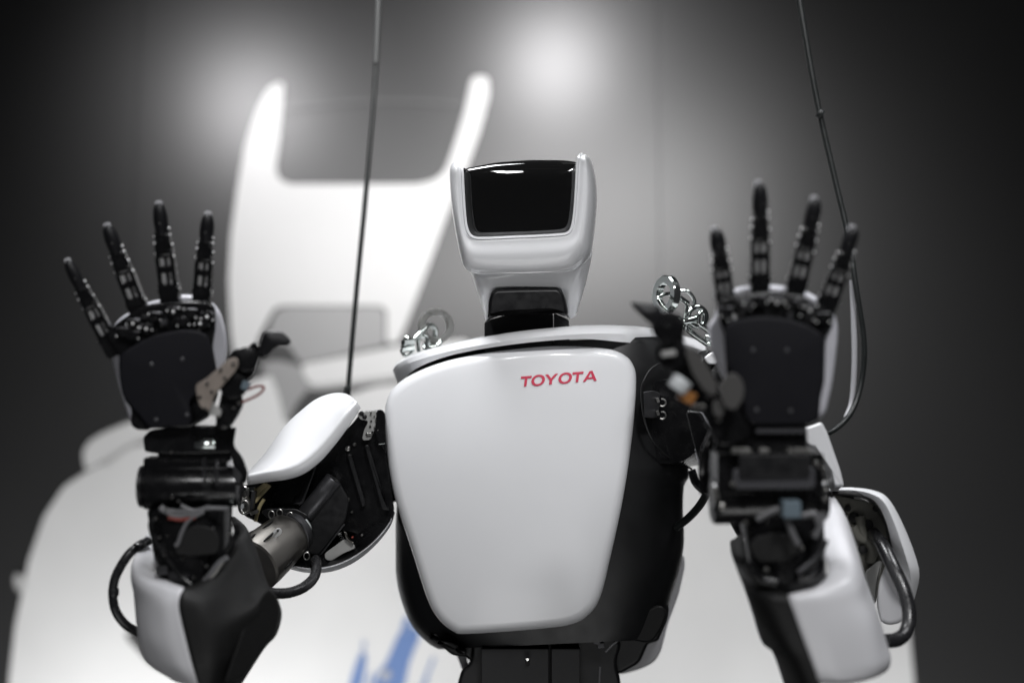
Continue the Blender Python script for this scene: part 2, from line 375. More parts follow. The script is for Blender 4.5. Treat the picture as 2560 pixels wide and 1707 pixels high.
# lettering on the chest
def letter(ch):
    s = .215
    if ch == 'T': return [[(0, 1), (1.02, 1), (1.02, 1 - s), (.635, 1 - s), (.635, 0), (.39, 0), (.39, 1 - s), (0, 1 - s)]]
    if ch == 'Y': return [[(-.02, 1), (.24, 1), (.54, .6), (.84, 1), (1.1, 1), (.665, .42), (.665, 0), (.42, 0), (.42, .42)]]
    if ch == 'A': return [[(-.03, 0), (.21, 0), (.57, .8), (.57, 1), (.45, 1)], [(.57, .8), (.93, 0), (1.17, 0), (.69, 1), (.57, 1)], [(.309, .22), (.831, .22), (.759, .38), (.381, .38)]]
def letter_obj(ch, ox, oy, ex, ey):
    mb = MB()
    def pt(u, v, l): 
        x = ox + ex[0] * u + ey[0] * v; y = oy + ex[1] * u + ey[1] * v
        return P(x, y, chest_d(x, y) - l)
    if ch == 'O':
        N = 40; Vv = []; Ff = []
        for k in range(N):
            a = 2 * math.pi * k / N; c, s = math.cos(a), math.sin(a); e = .96
            c_ = abs(c) ** e * (1 if c > 0 else -1); s_ = abs(s) ** e * (1 if s > 0 else -1)
            for (ra, rb_) in ((.635, .545), (.375, .365)):
                for l in (.0010, .0002): Vv.append(pt(.62 + ra * c_, .5 + rb_ * s_, l))
        for k in range(N):
            a0 = k * 4; b0 = ((k + 1) % N) * 4
            Ff += [(a0, b0, b0 + 2, a0 + 2), (a0, a0 + 1, b0 + 1, b0), (a0 + 2, b0 + 2, b0 + 3, a0 + 3)]
        mb.add(Vv, Ff)
    else:
        for poly in letter(ch):
            N = len(poly)
            mb.add([pt(u, v, .0010) for u, v in poly] + [pt(u, v, .0002) for u, v in poly],
                   [tuple(range(N))] + [(i, (i + 1) % N, N + (i + 1) % N, N + i) for i in range(N)])
    o = mb.build('letter', RED, chest, 20)
    bm = bmesh.new(); bm.from_mesh(o.data); bmesh.ops.triangulate(bm, faces=[f for f in bm.faces if len(f.verts) > 4]); bm.to_mesh(o.data); bm.free()
(p0,) = C4([(843, 1488)]); adv = [0, 67, 147, 230, 311, 382]; hcap = 62
k = 750 / 1809
for ch, ax, wdt in zip('TOYOTA', adv, (63, 64, 69, 64, 65, 70)):
    ox = p0[0] + ax * k; oy = p0[1] - ax * k * .082
    letter_obj(ch, ox, oy, (wdt * k, -wdt * k * .082), (8 * k, -hcap * k))

# collar: a thin white yoke seen from below
def ring_loft(name, sections, m, parent, n=6, ang=50):
    S = [catmull(s, n) for s in sections]; N = len(S[0]); V = []; F = []; M = len(S)
    for j in range(N):
        for s_ in S: V.append(P(*s_[j]))
    for j in range(N - 1):
        for i in range(M): i2 = (i + 1) % M; F.append((j * M + i, j * M + i2, (j + 1) * M + i2, (j + 1) * M + i))
    F.append(tuple(range(M))); F.append(tuple((N - 1) * M + i for i in range(M)))
    return mesh(name, V, F, m, parent, ang)
def cpath(pts, dd): 
    return [(x, y, d + dd) for (x, y), d in zip(TT(pts), (1.82, 1.785, 1.74, 1.70, 1.668, 1.668, 1.70, 1.755, 1.83))]
o_top = cpath([(82, 193), (110, 170), (180, 140), (350, 95), (600, 51), (870, 25), (1060, 23), (1220, 40), (1420, 95)], .012)
o_edge = cpath([(72, 215), (100, 186), (180, 152), (350, 108), (600, 66), (870, 42), (1060, 40), (1220, 58), (1425, 115)], -.001)
o_low = cpath([(80, 240), (104, 204), (184, 172), (350, 128), (600, 86), (870, 61), (1060, 60), (1220, 80), (1425, 135)], -.006)
i_low = cpath([(98, 285), (122, 250), (200, 196), (350, 146), (600, 104), (870, 82), (1060, 95), (1220, 112), (1400, 168)], -.0045)
i_back = cpath([(120, 262), (150, 232), (225, 180), (360, 132), (600, 90), (870, 66), (1060, 76), (1220, 98), (1390, 150)], .06)
t_back = cpath([(160, 190), (190, 160), (260, 130), (400, 85), (620, 46), (870, 25), (1030, 27), (1180, 50), (1340, 100)], .14)
collar = ring_loft('collar', [o_top, o_edge, o_low, i_low, i_back, t_back], WHITE, rb, ang=35)
# inner black yoke under the collar
ring_loft('collar_liner', [cpath([(170, 250), (190, 230), (235, 196), (360, 150), (600, 110), (870, 88), (1060, 92), (1220, 116), (1390, 170)], .045),
                           cpath([(190, 320), (210, 300), (250, 270), (360, 220), (600, 180), (870, 160), (1060, 170), (1200, 200), (1330, 260)], .05),
                           cpath([(220, 330), (240, 300), (290, 270), (390, 220), (600, 180), (870, 160), (1030, 170), (1160, 200), (1290, 260)], .12),
                           cpath([(220, 262), (240, 236), (280, 196), (390, 150), (600, 110), (870, 88), (1030, 92), (1160, 116), (1290, 170)], .12)], BLKT, rb)
# back cover (white strip at the far side) and waist
slab('back_cover', TT([(1332, 1010), (1336, 1060), (1310, 1180), (1262, 1310), (1232, 1430), (1205, 1475), (1150, 1505), (1060, 1530), (900, 1500), (900, 1100)]), 1.83, .1, WSATIN, rb, r=14, bev=6)
slab('back_cover', Z7([(360, 505), (440, 520), (470, 640), (410, 640)]), 1.86, .03, WSATIN, rb, r=4, bev=2)
slab('hip_shell', TT([(300, 1330), (930, 1270), (1215, 1190), (1268, 1230), (1262, 1290), (1220, 1385), (1195, 1392), (1175, 1400), (1140, 1480), (1050, 1530), (420, 1500), (395, 1452), (330, 1448), (250, 1376), (215, 1366)]), 1.745, .14, BLKT, rb, r=14, bev=10)
slab('hip_cover', Z7([(1560, 215), (1780, 220), (1860, 160), (1970, 100), (2020, 110), (2060, 170), (2010, 300), (1925, 412), (1700, 370), (1600, 330)]), 1.715, .03, CHAR, rb, r=30, bev=8)
slab('hip_cover', Z7([(170, 385), (300, 395), (380, 430), (375, 465), (440, 470), (440, 520), (320, 505), (250, 440)]), 1.715, .03, CHAR, rb, r=20, bev=8)
slab('waist', Z7([(480, 360), (1360, 330), (1700, 380), (1640, 560), (1680, 700), (1690, 1000), (340, 1000), (365, 740), (400, 620), (460, 575), (480, 500)]), 1.735, .12, BLKS, rb, r=30, bev=10)
for a, b in ((560, 1100), (1120, 1350)):
    box('waist_plate', *Z7([((a + b) / 2, 640)])[0], 1.728, (b - a) * .31, 130, .03, BLKS, rb, bev=3)
lathe('waist_stud', P(*Z7([(930, 590)])[0], 1.72), P(*Z7([(930, 540)])[0], 1.70), [(0, .0028), (.8, .0028), (1, .0018)], STEEL, rb, 12)
tube('waist_wire', PP([(*Z7([(1560, 480)])[0], 1.70), (*Z7([(1610, 430)])[0], 1.70), (*Z7([(1670, 380)])[0], 1.71)]), .0012, WIREG, rb)
tube('waist_wire', PP([(*Z7([(1515, 600)])[0], 1.70), (*Z7([(1512, 650)])[0], 1.70), (*Z7([(1508, 730)])[0], 1.70)]), .0014, WIREG, rb)
for q in ((1440, 350), (1490, 390), (1520, 420), (1500, 250)):
    box('waist_connector', *Z7([q])[0], 1.72, 16, 12, .012, GUN, rb, roll=random.uniform(-20, 20), bev=1)

# --- head
HS = [((468, 131), (452, 129), 0), ((488, 170), (425, 160), 0), ((496, 300), (420, 230), 0), ((503, 420), (430, 380), 0), ((515, 520), (456, 560), 0),
      ((538, 572), (490, 715), 0), ((575, 592), (525, 785), 0), ((640, 594), (600, 808), 0), ((800, 587), (790, 811), 0), ((950, 581), (960, 806), 0),
      ((1080, 573), (1130, 795), .1), ((1125, 566), (1205, 765), .4), ((1152, 545), (1262, 705), .8), ((1168, 500), (1284, 620), 1), ((1180, 410), (1303, 450), 1),
      ((1190, 260), (1308, 330), 1), ((1196, 140), (1296, 210), 1), ((1207, 102), (1270, 120), 1), ((1226, 88), (1240, 88), 1)]
hrows = []
for t, dep, dw, pull in ((0, .07, 0, 0), (0, .004, 0, 0), (.04, .0005, 0, 0), (.14, -.0005, 0, 0), (.48, -.003, 0, 0), (.78, .003, .012, 0), (.93, .012, .03, 0), (1, .028, .05, 0), (1, .07, .06, .01), (1, .12, .05, .08)):
    rr = []
    for i, (q0, q1, w_) in enumerate(HS):
        (x0, y0), (x1, y1) = C4([q0, q1])
        x = x0 + (x1 - x0) * t; y = y0 + (y1 - y0) * t
        x += (1310 - x) * pull; y += (560 - y) * pull
        jawb = 1 - abs(i - 9) / 4.0
        d_ = 1.63 - 4e-5 * (x - 1310) + 2e-5 * (y - 520) + dep + dw * w_
        if jawb > 0: d_ -= .55 * dep * min(1, jawb * 1.6) if 0 < t < 1 or dep == .028 else 0
        if jawb > 0: d_ += (.011 * t * t - .008 * t) * min(1, jawb * 1.6)
        if i in (0, 18): d_ = 1.63 - 4e-5 * (x - 1310) + 2e-5 * (y - 520) + dep * .5 + .012
        rr.append((x, y, d_))
    hrows.append(rr)
head = patch('head_shell', hrows, WHITE, rb, n=5, th=.003, ang=80)
# shroud below the jaw
shr_rows = []
def row(pts): return [(*C4([q])[0], q[2]) for q in pts]
shroud = patch('neck_shroud', [
    row([(545, 780, 1.76), (550, 795, 1.70), (600, 800, 1.665), (780, 800, 1.655), (960, 795, 1.65), (1130, 782, 1.645), (1225, 745, 1.66), (1275, 690, 1.70), (1285, 660, 1.76)]),
    row([(560, 830, 1.76), (566, 838, 1.70), (610, 838, 1.664), (780, 838, 1.659), (960, 832, 1.656), (1120, 826, 1.652), (1205, 800, 1.664), (1262, 760, 1.70), (1268, 740, 1.76)]),
    row([(600, 950, 1.76), (604, 955, 1.70), (640, 930, 1.677), (790, 905, 1.672), (960, 900, 1.670), (1100, 900, 1.668), (1160, 920, 1.678), (1226, 900, 1.71), (1234, 890, 1.77)]),
    row([(640, 1085, 1.78), (642, 1090, 1.73), (665, 1080, 1.72), (790, 1040, 1.72), (960, 1030, 1.72), (1090, 1040, 1.715), (1140, 1075, 1.715), (1178, 1060, 1.73), (1186, 1040, 1.78)])], WHITE, head, n=6, th=.004)
visor = slab('visor', C4([(506, 192), (522, 170), (700, 136), (900, 121), (1100, 122), (1197, 133), (1192, 300), (1176, 490), (1150, 550), (1095, 568), (900, 578), (600, 588), (560, 578), (532, 540), (515, 400)]), 1.640, .09, VIS, head, r=16, bev=9, bevd=.006, seg=4, dfn=lambda x, y: 1.640 + 2.2e-7 * (x - 1300) ** 2 - 4e-5 * (x - 1300) + 6e-5 * (y - 500) + (1.1e-5 * max(0, 455 - y) ** 2 * .35), n=6, ang=80, wn=False)
slab('visor_frame', C4([(486, 160), (498, 165), (520, 176), (900, 128), (1197, 138), (1195, 300), (1180, 490), (1152, 556), (1095, 577), (600, 597), (556, 590), (520, 545), (503, 400)]), 1.650, .08, VISI, head, r=12, bev=4, tilt=(-4e-5, 4e-5))
neck = slab('neck', C4([(648, 1080), (655, 970), (672, 918), (700, 899), (850, 893), (1070, 890), (1100, 912), (1122, 980), (1135, 1075), (1045, 1036), (760, 1050), (690, 1064)]), 1.660, .10, BLKS, rb, r=26, bev=10, bevd=.008, seg=4, ext=(4, -4))
slab('neck_block', C4([(630, 1300), (630, 1100), (652, 1086), (760, 1056), (1044, 1042), (1046, 1300)]), 1.70, .10, BLKS, neck, r=8, bev=3)
slab('neck_block', C4([(1049, 1300), (1048, 1042), (1136, 1082), (1142, 1130), (1142, 1300)]), 1.703, .10, BLKS, neck, r=5, bev=3, tilt=(2e-4, 0))
for q in ((738, 1057), (1025, 1048)): screw(*C4([q])[0], 1.69, 2, GUN, neck)

# ------------------------------------------------------------------ hands
def finger(hand_crop, base, tip, d0, d1, w0, w1, lean=0):
    (bx, by), (tx, ty) = hand_crop([base, tip])
    A = P(bx, by, d0); B = P(tx, ty, d1); ax = (B - A); L = ax.length; ax.normalize()
    v = FW.cross(ax).normalized(); nrm = v.cross(ax)              # v across, nrm along the line of sight
    if nrm.dot(FW) > 0: nrm = -nrm
    W0, W1 = w0 * d0 / FPX, w1 * d1 / FPX
    def wd(t): return W0 + (W1 - W0) * t
    def bx_(mb, t0, t1, o, w, th, dz=0, bev=.0008):
        bm = bmesh.new(); bmesh.ops.create_cube(bm, size=1); l = (t1 - t0) * L
        bmesh.ops.scale(bm, vec=(w, l, th), verts=bm.verts)
        bmesh.ops.bevel(bm, geom=bm.edges[:], offset=min(bev, w * .3, th * .3), segments=2, affect='EDGES'); bm.verts.index_update()
        c = A + ax * ((t0 + t1) / 2 * L) + v * o + nrm * dz
        mb.add([c + v * q.co.x + ax * q.co.y + nrm * q.co.z for q in bm.verts], [[q.index for q in f.verts] for f in bm.faces]); bm.free()
    W = wd(.1)
    m0 = MB(); bx_(m0, -.06, .17, 0, W * .95, W * .85, 0, .0018)
    f = m0.build('finger', BLK, rb, 40, True)
    # slotted middle: two rails, a bright push rod, a bridge
    for s in (-1, 1):
        mm = MB(); bx_(mm, .13, .46, s * W * .37, W * .2, W * .6); bx_(mm, .44, .6, s * W * .33, W * .18, W * .5); mm.build('rail', BLK, f, 40, True)
    mm = MB(); bx_(mm, .16, .5, W * .02, W * .13, W * .3, -.001); mm.build('push_rod', BLKS, f, 40, True)
    mm = MB(); bx_(mm, .17, .33, -W * .17, W * .13, W * .22, .0008); bx_(mm, .17, .33 if d0 < 1.4 else .22, W * .17, W * .13, W * .22, .0008); bx_(mm, .37, .475, -W * .15, W * .10, W * .2, 0); bx_(mm, .37, .475, W * .15, W * .08, W * .2, 0); mm.build('slot_plate', SLOT, f, 40, True)
    mm = MB(); bx_(mm, .30, .36, 0, W * .7, W * .5, -.001); mm.build('bridge', BLK, f, 40, True)
    # joints
    for t, kk in ((.13, 1.06), (.5, .98), (.66, .9)):
        c = A + ax * (t * L); w = wd(t) * kk
        cyl('joint', c - v * w / 2, c + v * w / 2, wd(t) * .3, BLK, f, seg=16)
    mm = MB(); bx_(mm, .49, .68, 0, wd(.58) * .82, wd(.58) * .78, 0, .002); mm.build('phalanx', BLK, f, 40, True)
    # rounded fingertip
    V = []; Fc = []; seg = 18
    prof = [(.655, .60), (.665, .80), (.70, .90), (.78, 1.0), (.85, 1.0), (.90, .93), (.945, .80), (.975, .60), (.992, .36), (1.0, .08)]
    for t, r in prof:
        for i in range(seg):
            a = 2 * math.pi * i / seg
            V.append(A + ax * (t * L) + v * (math.cos(a) * W1 * .5 * r) + nrm * (math.sin(a) * W1 * .46 * r - .003 * max(0, t - .8) / .2 * 0))
    n = len(prof)
    for j in range(n - 1):
        for i in range(seg): i2 = (i + 1) % seg; Fc.append((j * seg + i, j * seg + i2, (j + 1) * seg + i2, (j + 1) * seg + i))
    Fc.append(tuple(range(seg))); Fc.append(tuple((n - 1) * seg + i for i in range(seg)))
    mesh('fingertip', V, Fc, TIPM, f, 60)
    # nail plate behind the tip
    mm = MB(); bx_(mm, .70, 1.02, -W1 * .08, W1 * .5, .004, -W1 * .42, .0016); mm.build('nail_plate', NAIL, f, 40, True)
    # bright pivot screws standing out at the sides
    for t, s in ((.13, 1), (.15, -1), (.46, 1), (.5, -1), (.58, 1), (.60, -1), (.68, 1), (.74, 1), (.67, -1)):
        c = A + ax * (t * L) + v * s * wd(t) * (.50 if t < .64 else .47) + nrm * .002
        bead('pivot_screw', c, wd(t) * .078, STUD, f)
    for t in (.80,):
        bead('sensor_dot', A + ax * (t * L) + nrm * W1 * .45, W1 * .05, STEEL, f)
    return f
def knuckles(cr, pts, d, parent, r):
    for i, q in enumerate(pts):
        (x, y), = cr([q]); a = P(x, y, d); rr = r * random.uniform(.62, .85); k_ = r * FPX / d
        if i % 2: cyl('knuckle', a + FW * .006, a - FW * .006, rr, BLK, parent, seg=18); bead('knuckle_screw', a - FW * .006, rr * .3, STUD, parent)
        else: box('knuckle', x, y, d - .001, k_ * 1.5, k_ * 1.15, .014, BLK, parent, roll=random.uniform(-20, 20), bev=2)
        cyl('knuckle_pin', a - RT * r * .9 - FW * .004 + UP * r * .5, a + RT * r * .9 - FW * .004 + UP * r * .5, r * .2, GUN, parent, seg=12)
        for s in (-1, 1): bead('knuckle_screw', a + RT * r * .8 * s - FW * .007 + UP * random.uniform(-.6, .6) * r, r * .13, STUD, parent)
def bits(cr, area, d, n, parent, mats, sz=(3, 9)):
    """small fittings bolted over a mechanism"""
    for i in range(n):
        x = random.uniform(area[0], area[2]); y = random.uniform(area[1], area[3]); (px, py), = cr([(x, y)])
        w, h = random.uniform(*sz), random.uniform(*sz)
        if random.random() < .45: screw(px, py, d, random.uniform(1.5, 2.6), random.choice(mats), parent, 'screw')
        else: box('fitting', px, py, d + .002, w * 2, h * 1.6, .008, random.choice((BLK, BLK, GUN, BLKS)), parent, roll=random.uniform(-25, 25), bev=1)

# left-of-picture hand
HD = 1.43
handL = slab('hand', C1([(385, 890), (470, 815), (570, 748), (650, 712), (820, 696), (1000, 696), (1040, 725), (1045, 860), (1025, 960), (1050, 1100), (1060, 1250), (1010, 1380), (900, 1445), (570, 1452), (545, 1420), (548, 1330), (480, 1120), (470, 1010), (400, 905)]), HD + .012, .035, BLK, rb, r=12, bev=6)
slab('palm_pad', C1([(470, 1040), (492, 1000), (600, 935), (700, 892), (840, 865), (940, 870), (998, 900), (1018, 960), (1052, 1100), (1020, 1200), (930, 1240), (885, 1290), (905, 1400), (880, 1432), (650, 1450), (610, 1400), (540, 1320), (490, 1260), (472, 1150)]), HD, .016, PADM, handL, r=14, bev=5, bulge=.002)
slab('palm_step', C1([(495, 1240), (545, 1320), (610, 1400), (660, 1452), (640, 1462), (570, 1458), (538, 1425), (545, 1335), (500, 1280)]), HD + .006, .02, BLK, handL, r=10, bev=4)
slab('back_shell', C1([(400, 900), (470, 792), (570, 742), (650, 696), (735, 680), (830, 655), (915, 655), (1010, 685), (1070, 750), (1108, 870), (1116, 1000), (1080, 1130), (1000, 1300), (900, 1430), (560, 1440), (530, 1395), (480, 1250), (430, 1060)]), HD + .05, .028, WSHELL, handL, r=30, bev=10, bevd=.012, seg=5)
for q in ((664, 1070), (846, 1040), (690, 1398), (873, 1370)): screw(*C1([q])[0], HD - .0012, 5.4, SCRM, handL)
FL = ((440, 985), (160, 452), 108, 78), ((598, 770), (395, 242), 116, 88), ((778, 700), (704, 112), 122, 88), ((962, 700), (998, 177), 114, 86)
for b, t, w0, w1 in FL: finger(C1, b, t, HD + .028, HD + .012, w0 * .42, w1 * .42)
knuckles(C1, ((500, 880), (560, 830), (690, 790), (800, 760), (900, 770), (1000, 790), (560, 900), (640, 860), (860, 820), (960, 830)), HD + .012, handL, .0075)
bits(C1, (520, 760, 1010, 870), HD + .004, 12, handL, (CHROME, STEEL))
# thumb with its beige link plate
thL = slab('thumb', C1([(1050, 1370), (1080, 1230), (1120, 1060), (1110, 1030), (1150, 980), (1230, 975), (1268, 938), (1310, 940), (1318, 1000), (1290, 1070), (1275, 1130), (1220, 1180), (1195, 1240), (1212, 1310), (1150, 1420), (1110, 1460), (1040, 1450)]), HD - .01, .03, BLK, rb, r=14, bev=6)
slab('thumb_tip', C1([(1325, 885), (1350, 872), (1440, 878), (1480, 915), (1493, 940), (1465, 965), (1400, 962), (1365, 1010), (1320, 1040), (1295, 1010), (1310, 930)]), HD - .02, .026, TIPM, thL, r=14, bev=7, bulge=.002)
slab('thumb_nail', C1([(1332, 888), (1352, 868), (1436, 872), (1452, 892), (1400, 895)]), HD - .017, .02, GRAYC, thL, r=8, bev=2)
slab('link_plate', C1([(922, 1192), (985, 1158), (1125, 1035), (1165, 1030), (1182, 1060), (1165, 1105), (1040, 1245), (1005, 1355), (945, 1318), (930, 1250)]), HD - .026, .005, BEIGE, thL, r=12, bev=1.5)
for q in ((1072, 1105), (1098, 1155), (992, 1185), (1020, 1235), (948, 1265), (980, 1335), (1148, 1072)):
    screw(*C1([q])[0], HD - .0265, 4.4, HOLE, thL, 'plate_hole')
slab('link_plate', C1([(1020, 1290), (1080, 1345), (1070, 1380), (1000, 1370)]), HD - .02, .004, GRAYC, thL, r=4, bev=1)
for q in ((1285, 1020), (1240, 1010), (1300, 960), (1100, 1225), (1150, 1330), (1055, 1380), (1090, 1445), (1180, 1300)): screw(*C1([q])[0], HD - .012, 4.5, STEEL, thL)
cyl('thumb_joint', P(*C1([(1225, 1040)])[0], HD - .022), P(*C1([(1225, 1040)])[0], HD + .02), .012, BLK, thL)
cyl('thumb_joint', P(*C1([(1150, 1190)])[0], HD - .018), P(*C1([(1150, 1190)])[0], HD + .02), .014, BLK, thL)
box('wire_clip', *C1([(1222, 1195)])[0], HD - .012, 18, 22, .01, CYAN, thL, roll=-20)
tube('red_wire', PP([(*C1([q])[0], HD - .01) for q in ((1230, 1222), (1290, 1200), (1328, 1205), (1315, 1235), (1270, 1265), (1200, 1295))]), .0013, WIRER, thL)

# right-of-picture hand
HR = 1.31
handR = slab('hand', R1([(545, 810), (570, 755), (650, 735), (850, 715), (1000, 735), (1095, 785), (1190, 840), (1175, 920), (1140, 960), (1135, 1200), (1115, 1290), (1105, 1410), (1060, 1440), (740, 1445), (680, 1400), (600, 1200), (590, 940), (565, 890)]), HR + .012, .035, BLK, rb, r=14, bev=6)
slab('palm_pad', R1([(590, 950), (600, 900), (640, 868), (800, 850), (950, 865), (1060, 908), (1132, 960), (1136, 1200), (1115, 1290), (1105, 1405), (1060, 1438), (750, 1440), (700, 1400), (690, 1290), (640, 1180), (596, 1100)]), HR, .016, PADM, handR, r=16, bev=6, bulge=.002)
slab('back_shell', R1([(530, 860), (560, 760), (650, 690), (850, 675), (1000, 700), (1090, 740), (1190, 830), (1207, 900), (1205, 980), (1180, 1200), (1135, 1410), (900, 1440), (640, 1300), (560, 1150), (505, 1010), (500, 900)]), HR + .05, .028, WSHELL, handR, r=30, bev=10, bevd=.012, seg=5)
for q in ((745, 1035), (930, 1035), (765, 1360), (950, 1365)): screw(*R1([q])[0], HR - .0012, 5.6, SCRM, handR)
FR = ((598, 790), (545, 375), 106, 86, .0), ((780, 720), (785, 122), 112, 84, 0), ((968, 730), (1092, 207), 112, 84, 0), ((1135, 815), (1300, 367), 112, 82, 0)
for b, t, w0, w1, _ in FR: finger(R1, b, t, HR + .028, HR + .012, w0 * .46, w1 * .46)
knuckles(R1, ((600, 830), (690, 790), (780, 770), (870, 780), (960, 790), (1050, 820), (1120, 860), (640, 860), (1030, 870)), HR + .012, handR, .0075)
bits(R1, (600, 760, 1100, 850), HR + .004, 12, handR, (CHROME, STEEL))
thR = slab('thumb', R1([(215, 890), (240, 860), (330, 880), (372, 930), (370, 1010), (430, 1020), (470, 1070), (520, 1180), (560, 1300), (600, 1430), (560, 1560), (520, 1500), (470, 1380), (400, 1340), (330, 1250), (290, 1150), (250, 1050), (235, 970)]), HR - .01, .03, BLK, rb, r=18, bev=7)
slab('thumb_tip', R1([(78, 770), (110, 778), (240, 790), (258, 850), (240, 900), (215, 915), (170, 880), (90, 800)]), HR - .02, .026, TIPM, thR, r=14, bev=7, bulge=.002)
LPM = mat('grey_link_plate', (.062, .06, .058), .5, .2)
slab('link_plate', R1([(375, 1040), (400, 1020), (440, 1040), (480, 1090), (520, 1160), (560, 1230), (540, 1290), (480, 1260), (410, 1150)]), HR - .026, .006, LPM, thR, r=18, bev=2)
slab('link_plate', R1([(590, 1180), (640, 1155), (680, 1185), (700, 1240), (690, 1310), (650, 1360), (600, 1350), (570, 1290), (560, 1230)]), HR - .031, .012, LPM, thR, r=18, bev=2)
slab('link_plate', R1([(525, 1310), (575, 1300), (595, 1350), (580, 1400), (530, 1390)]), HR - .024, .012, LPM, thR, r=10, bev=2)
for q in ((655, 1255), (560, 1230), (500, 1290)): screw(*R1([q])[0], HR - .0285, 5, HOLE, thR, 'plate_hole')
cyl('thumb_joint', P(*R1([(285, 910)])[0], HR - .02), P(*R1([(285, 910)])[0], HR + .02), .015, BLK, thR)
cyl('thumb_joint', P(*R1([(300, 1060)])[0], HR - .016), P(*R1([(300, 1060)])[0], HR + .02), .014, BLK, thR)
box('thumb_clip', *R1([(285, 1052)])[0], HR - .02, 36, 14, .01, GRAYC, thR, roll=8)
cyl('white_connector', P(*R1([(325, 1250)])[0], HR - .02), P(*R1([(368, 1190)])[0], HR - .02), .0095, WIREW, thR)
box('amber_connector', *R1([(385, 1285)])[0], HR - .014, 40, 30, .014, ORNG, thR, roll=-25)
for q in ((430, 1340), (470, 1345), (560, 1410), (490, 1240)): screw(*R1([q])[0], HR - .013, 8, STEEL, thR)
slab('thumb_base', R1([(520, 1340), (640, 1330), (720, 1400), (740, 1500), (600, 1560), (540, 1540), (500, 1450)]), HR + .005, .05, BLK, thR, r=18, bev=6)
screw(*R1([(284, 905)])[0], HR - .022, 4, CHROME, thR)

# ------------------------------------------------------------------ left-of-picture wrist and forearm
WD = 1.445
wrL = slab('wrist', C2([(350, 205), (392, 165), (600, 140), (840, 140), (850, 260), (835, 292), (560, 300), (430, 296), (358, 285)]), WD, .06, BLK, rb, r=8, bev=5)
slab('wrist_link', C2([(840, 150), (868, 150), (850, 250), (905, 320), (932, 400), (925, 450), (890, 480), (860, 440), (850, 350), (825, 290)]), WD - .004, .02, BLK, wrL, r=14, bev=4)
slab('wrist_plate', C2([(880, 400), (900, 420), (880, 470), (850, 430), (845, 360)]), WD - .006, .004, GUN, wrL, r=6, bev=1)
box('wrist_body', *C2([(600, 455)])[0], WD + .022, 208, 128, .03, BLK, wrL, bev=6)
slab('wrist_neck', C2([(432, 270), (835, 270), (835, 340), (432, 340)]), WD + .006, .03, BLK, wrL, r=4, bev=2)
a, b = C2([(335, 478), (892, 478)]); cyl('wrist_motor', P(*a, WD + .012), P(*b, WD + .012), .0205, BLK, wrL, seg=40, bev=.004)
a, b = C2([(332, 478), (366, 478)]); cyl('motor_cap', P(*a, WD + .008), P(*b, WD + .008), .0212, BLKS, wrL, seg=40, bev=.005)
box('wrist_flat', *C2([(690, 400)])[0], WD - .03, 3, 70, .01, GUN, wrL, bev=1)
box('wrist_flat', *C2([(760, 400)])[0], WD - .028, 3, 64, .01, GUN, wrL, bev=1)
a, b = C2([(640, 248), (755, 248)]); cyl('bright_pin', P(*a, WD - .003), P(*b, WD - .003), .0052, CHROME, wrL)
for q in ((475, 600), (510, 540), (545, 560), (845, 530), (505, 290), (420, 655), (820, 745), (790, 155), (760, 95)): screw(*C2([q])[0], WD - .03 if q[1] > 300 else WD - .002, 4, STEEL, wrL)
box('chrome_tab', *C2([(845, 540)])[0], WD - .025, 10, 20, .008, CHROME, wrL, roll=-15)
box('chrome_tab', *C2([(418, 660)])[0], WD - .0, 14, 22, .01, CHROME, wrL, roll=-25)
DRM = 1.47
a, b = C2([(610, 580), (640, 1100)]); cyl('forearm_drum', P(*a, DRM), P(*b, DRM), .043, BLK, wrL, r2=.036, seg=48, bev=.004)
slab('drum_face', C2([(530, 800), (545, 745), (600, 705), (680, 690), (750, 715), (775, 770), (770, 850), (600, 865), (525, 850)]), DRM - .043, .012, CHAR, wrL, r=30, bev=4)
for pts in ([(440, 600), (520, 640), (620, 632), (700, 600), (820, 600)], [(680, 622), (610, 660), (570, 720), (545, 790), (530, 808)], [(450, 590), (510, 615), (640, 612), (720, 590)], [(560, 585), (620, 610), (690, 620)]):
    tube('wrist_wire', PP([(*C2([q])[0], DRM - .0445) for q in pts]), .0022, WIREG, wrL)
tube('wrist_wire', PP([(*C2([q])[0], DRM - .0445) for q in ((490, 650), (560, 662), (640, 650))]), .002, WIRER, wrL)
for s, pts in ((.0045, [(415, 650), (400, 690), (420, 770), (480, 870), (560, 970), (620, 1020)]), (.004, [(860, 680), (870, 730), (820, 830), (760, 900), (690, 1000)])):
    tube('drum_band', PP([(*C2([q])[0], DRM - .036) for q in pts]), s, BLK, wrL, flat=.6)
tube('band_clip', PP([(*C2([q])[0], DRM - .042) for q in ((820, 870), (775, 900), (720, 970), (690, 1003))]), .003, WIREG, wrL)
tube('band_clip', PP([(*C2([q])[0], DRM - .042) for q in ((800, 880), (760, 940), (720, 985))]), .0025, STEEL, wrL)
box('drum_tab', *C2([(458, 940)])[0], DRM - .036, 30, 20, .01, GUN, wrL, roll=5)
for q in ((440, 760), (470, 860), (570, 880), (600, 1040), (735, 710), (700, 920), (630, 985)): screw(*C2([q])[0], DRM - .043, 3.5, STEEL, wrL)
def r2(f, pts): return [(*f([q[:2]])[0], q[2]) for q in pts]
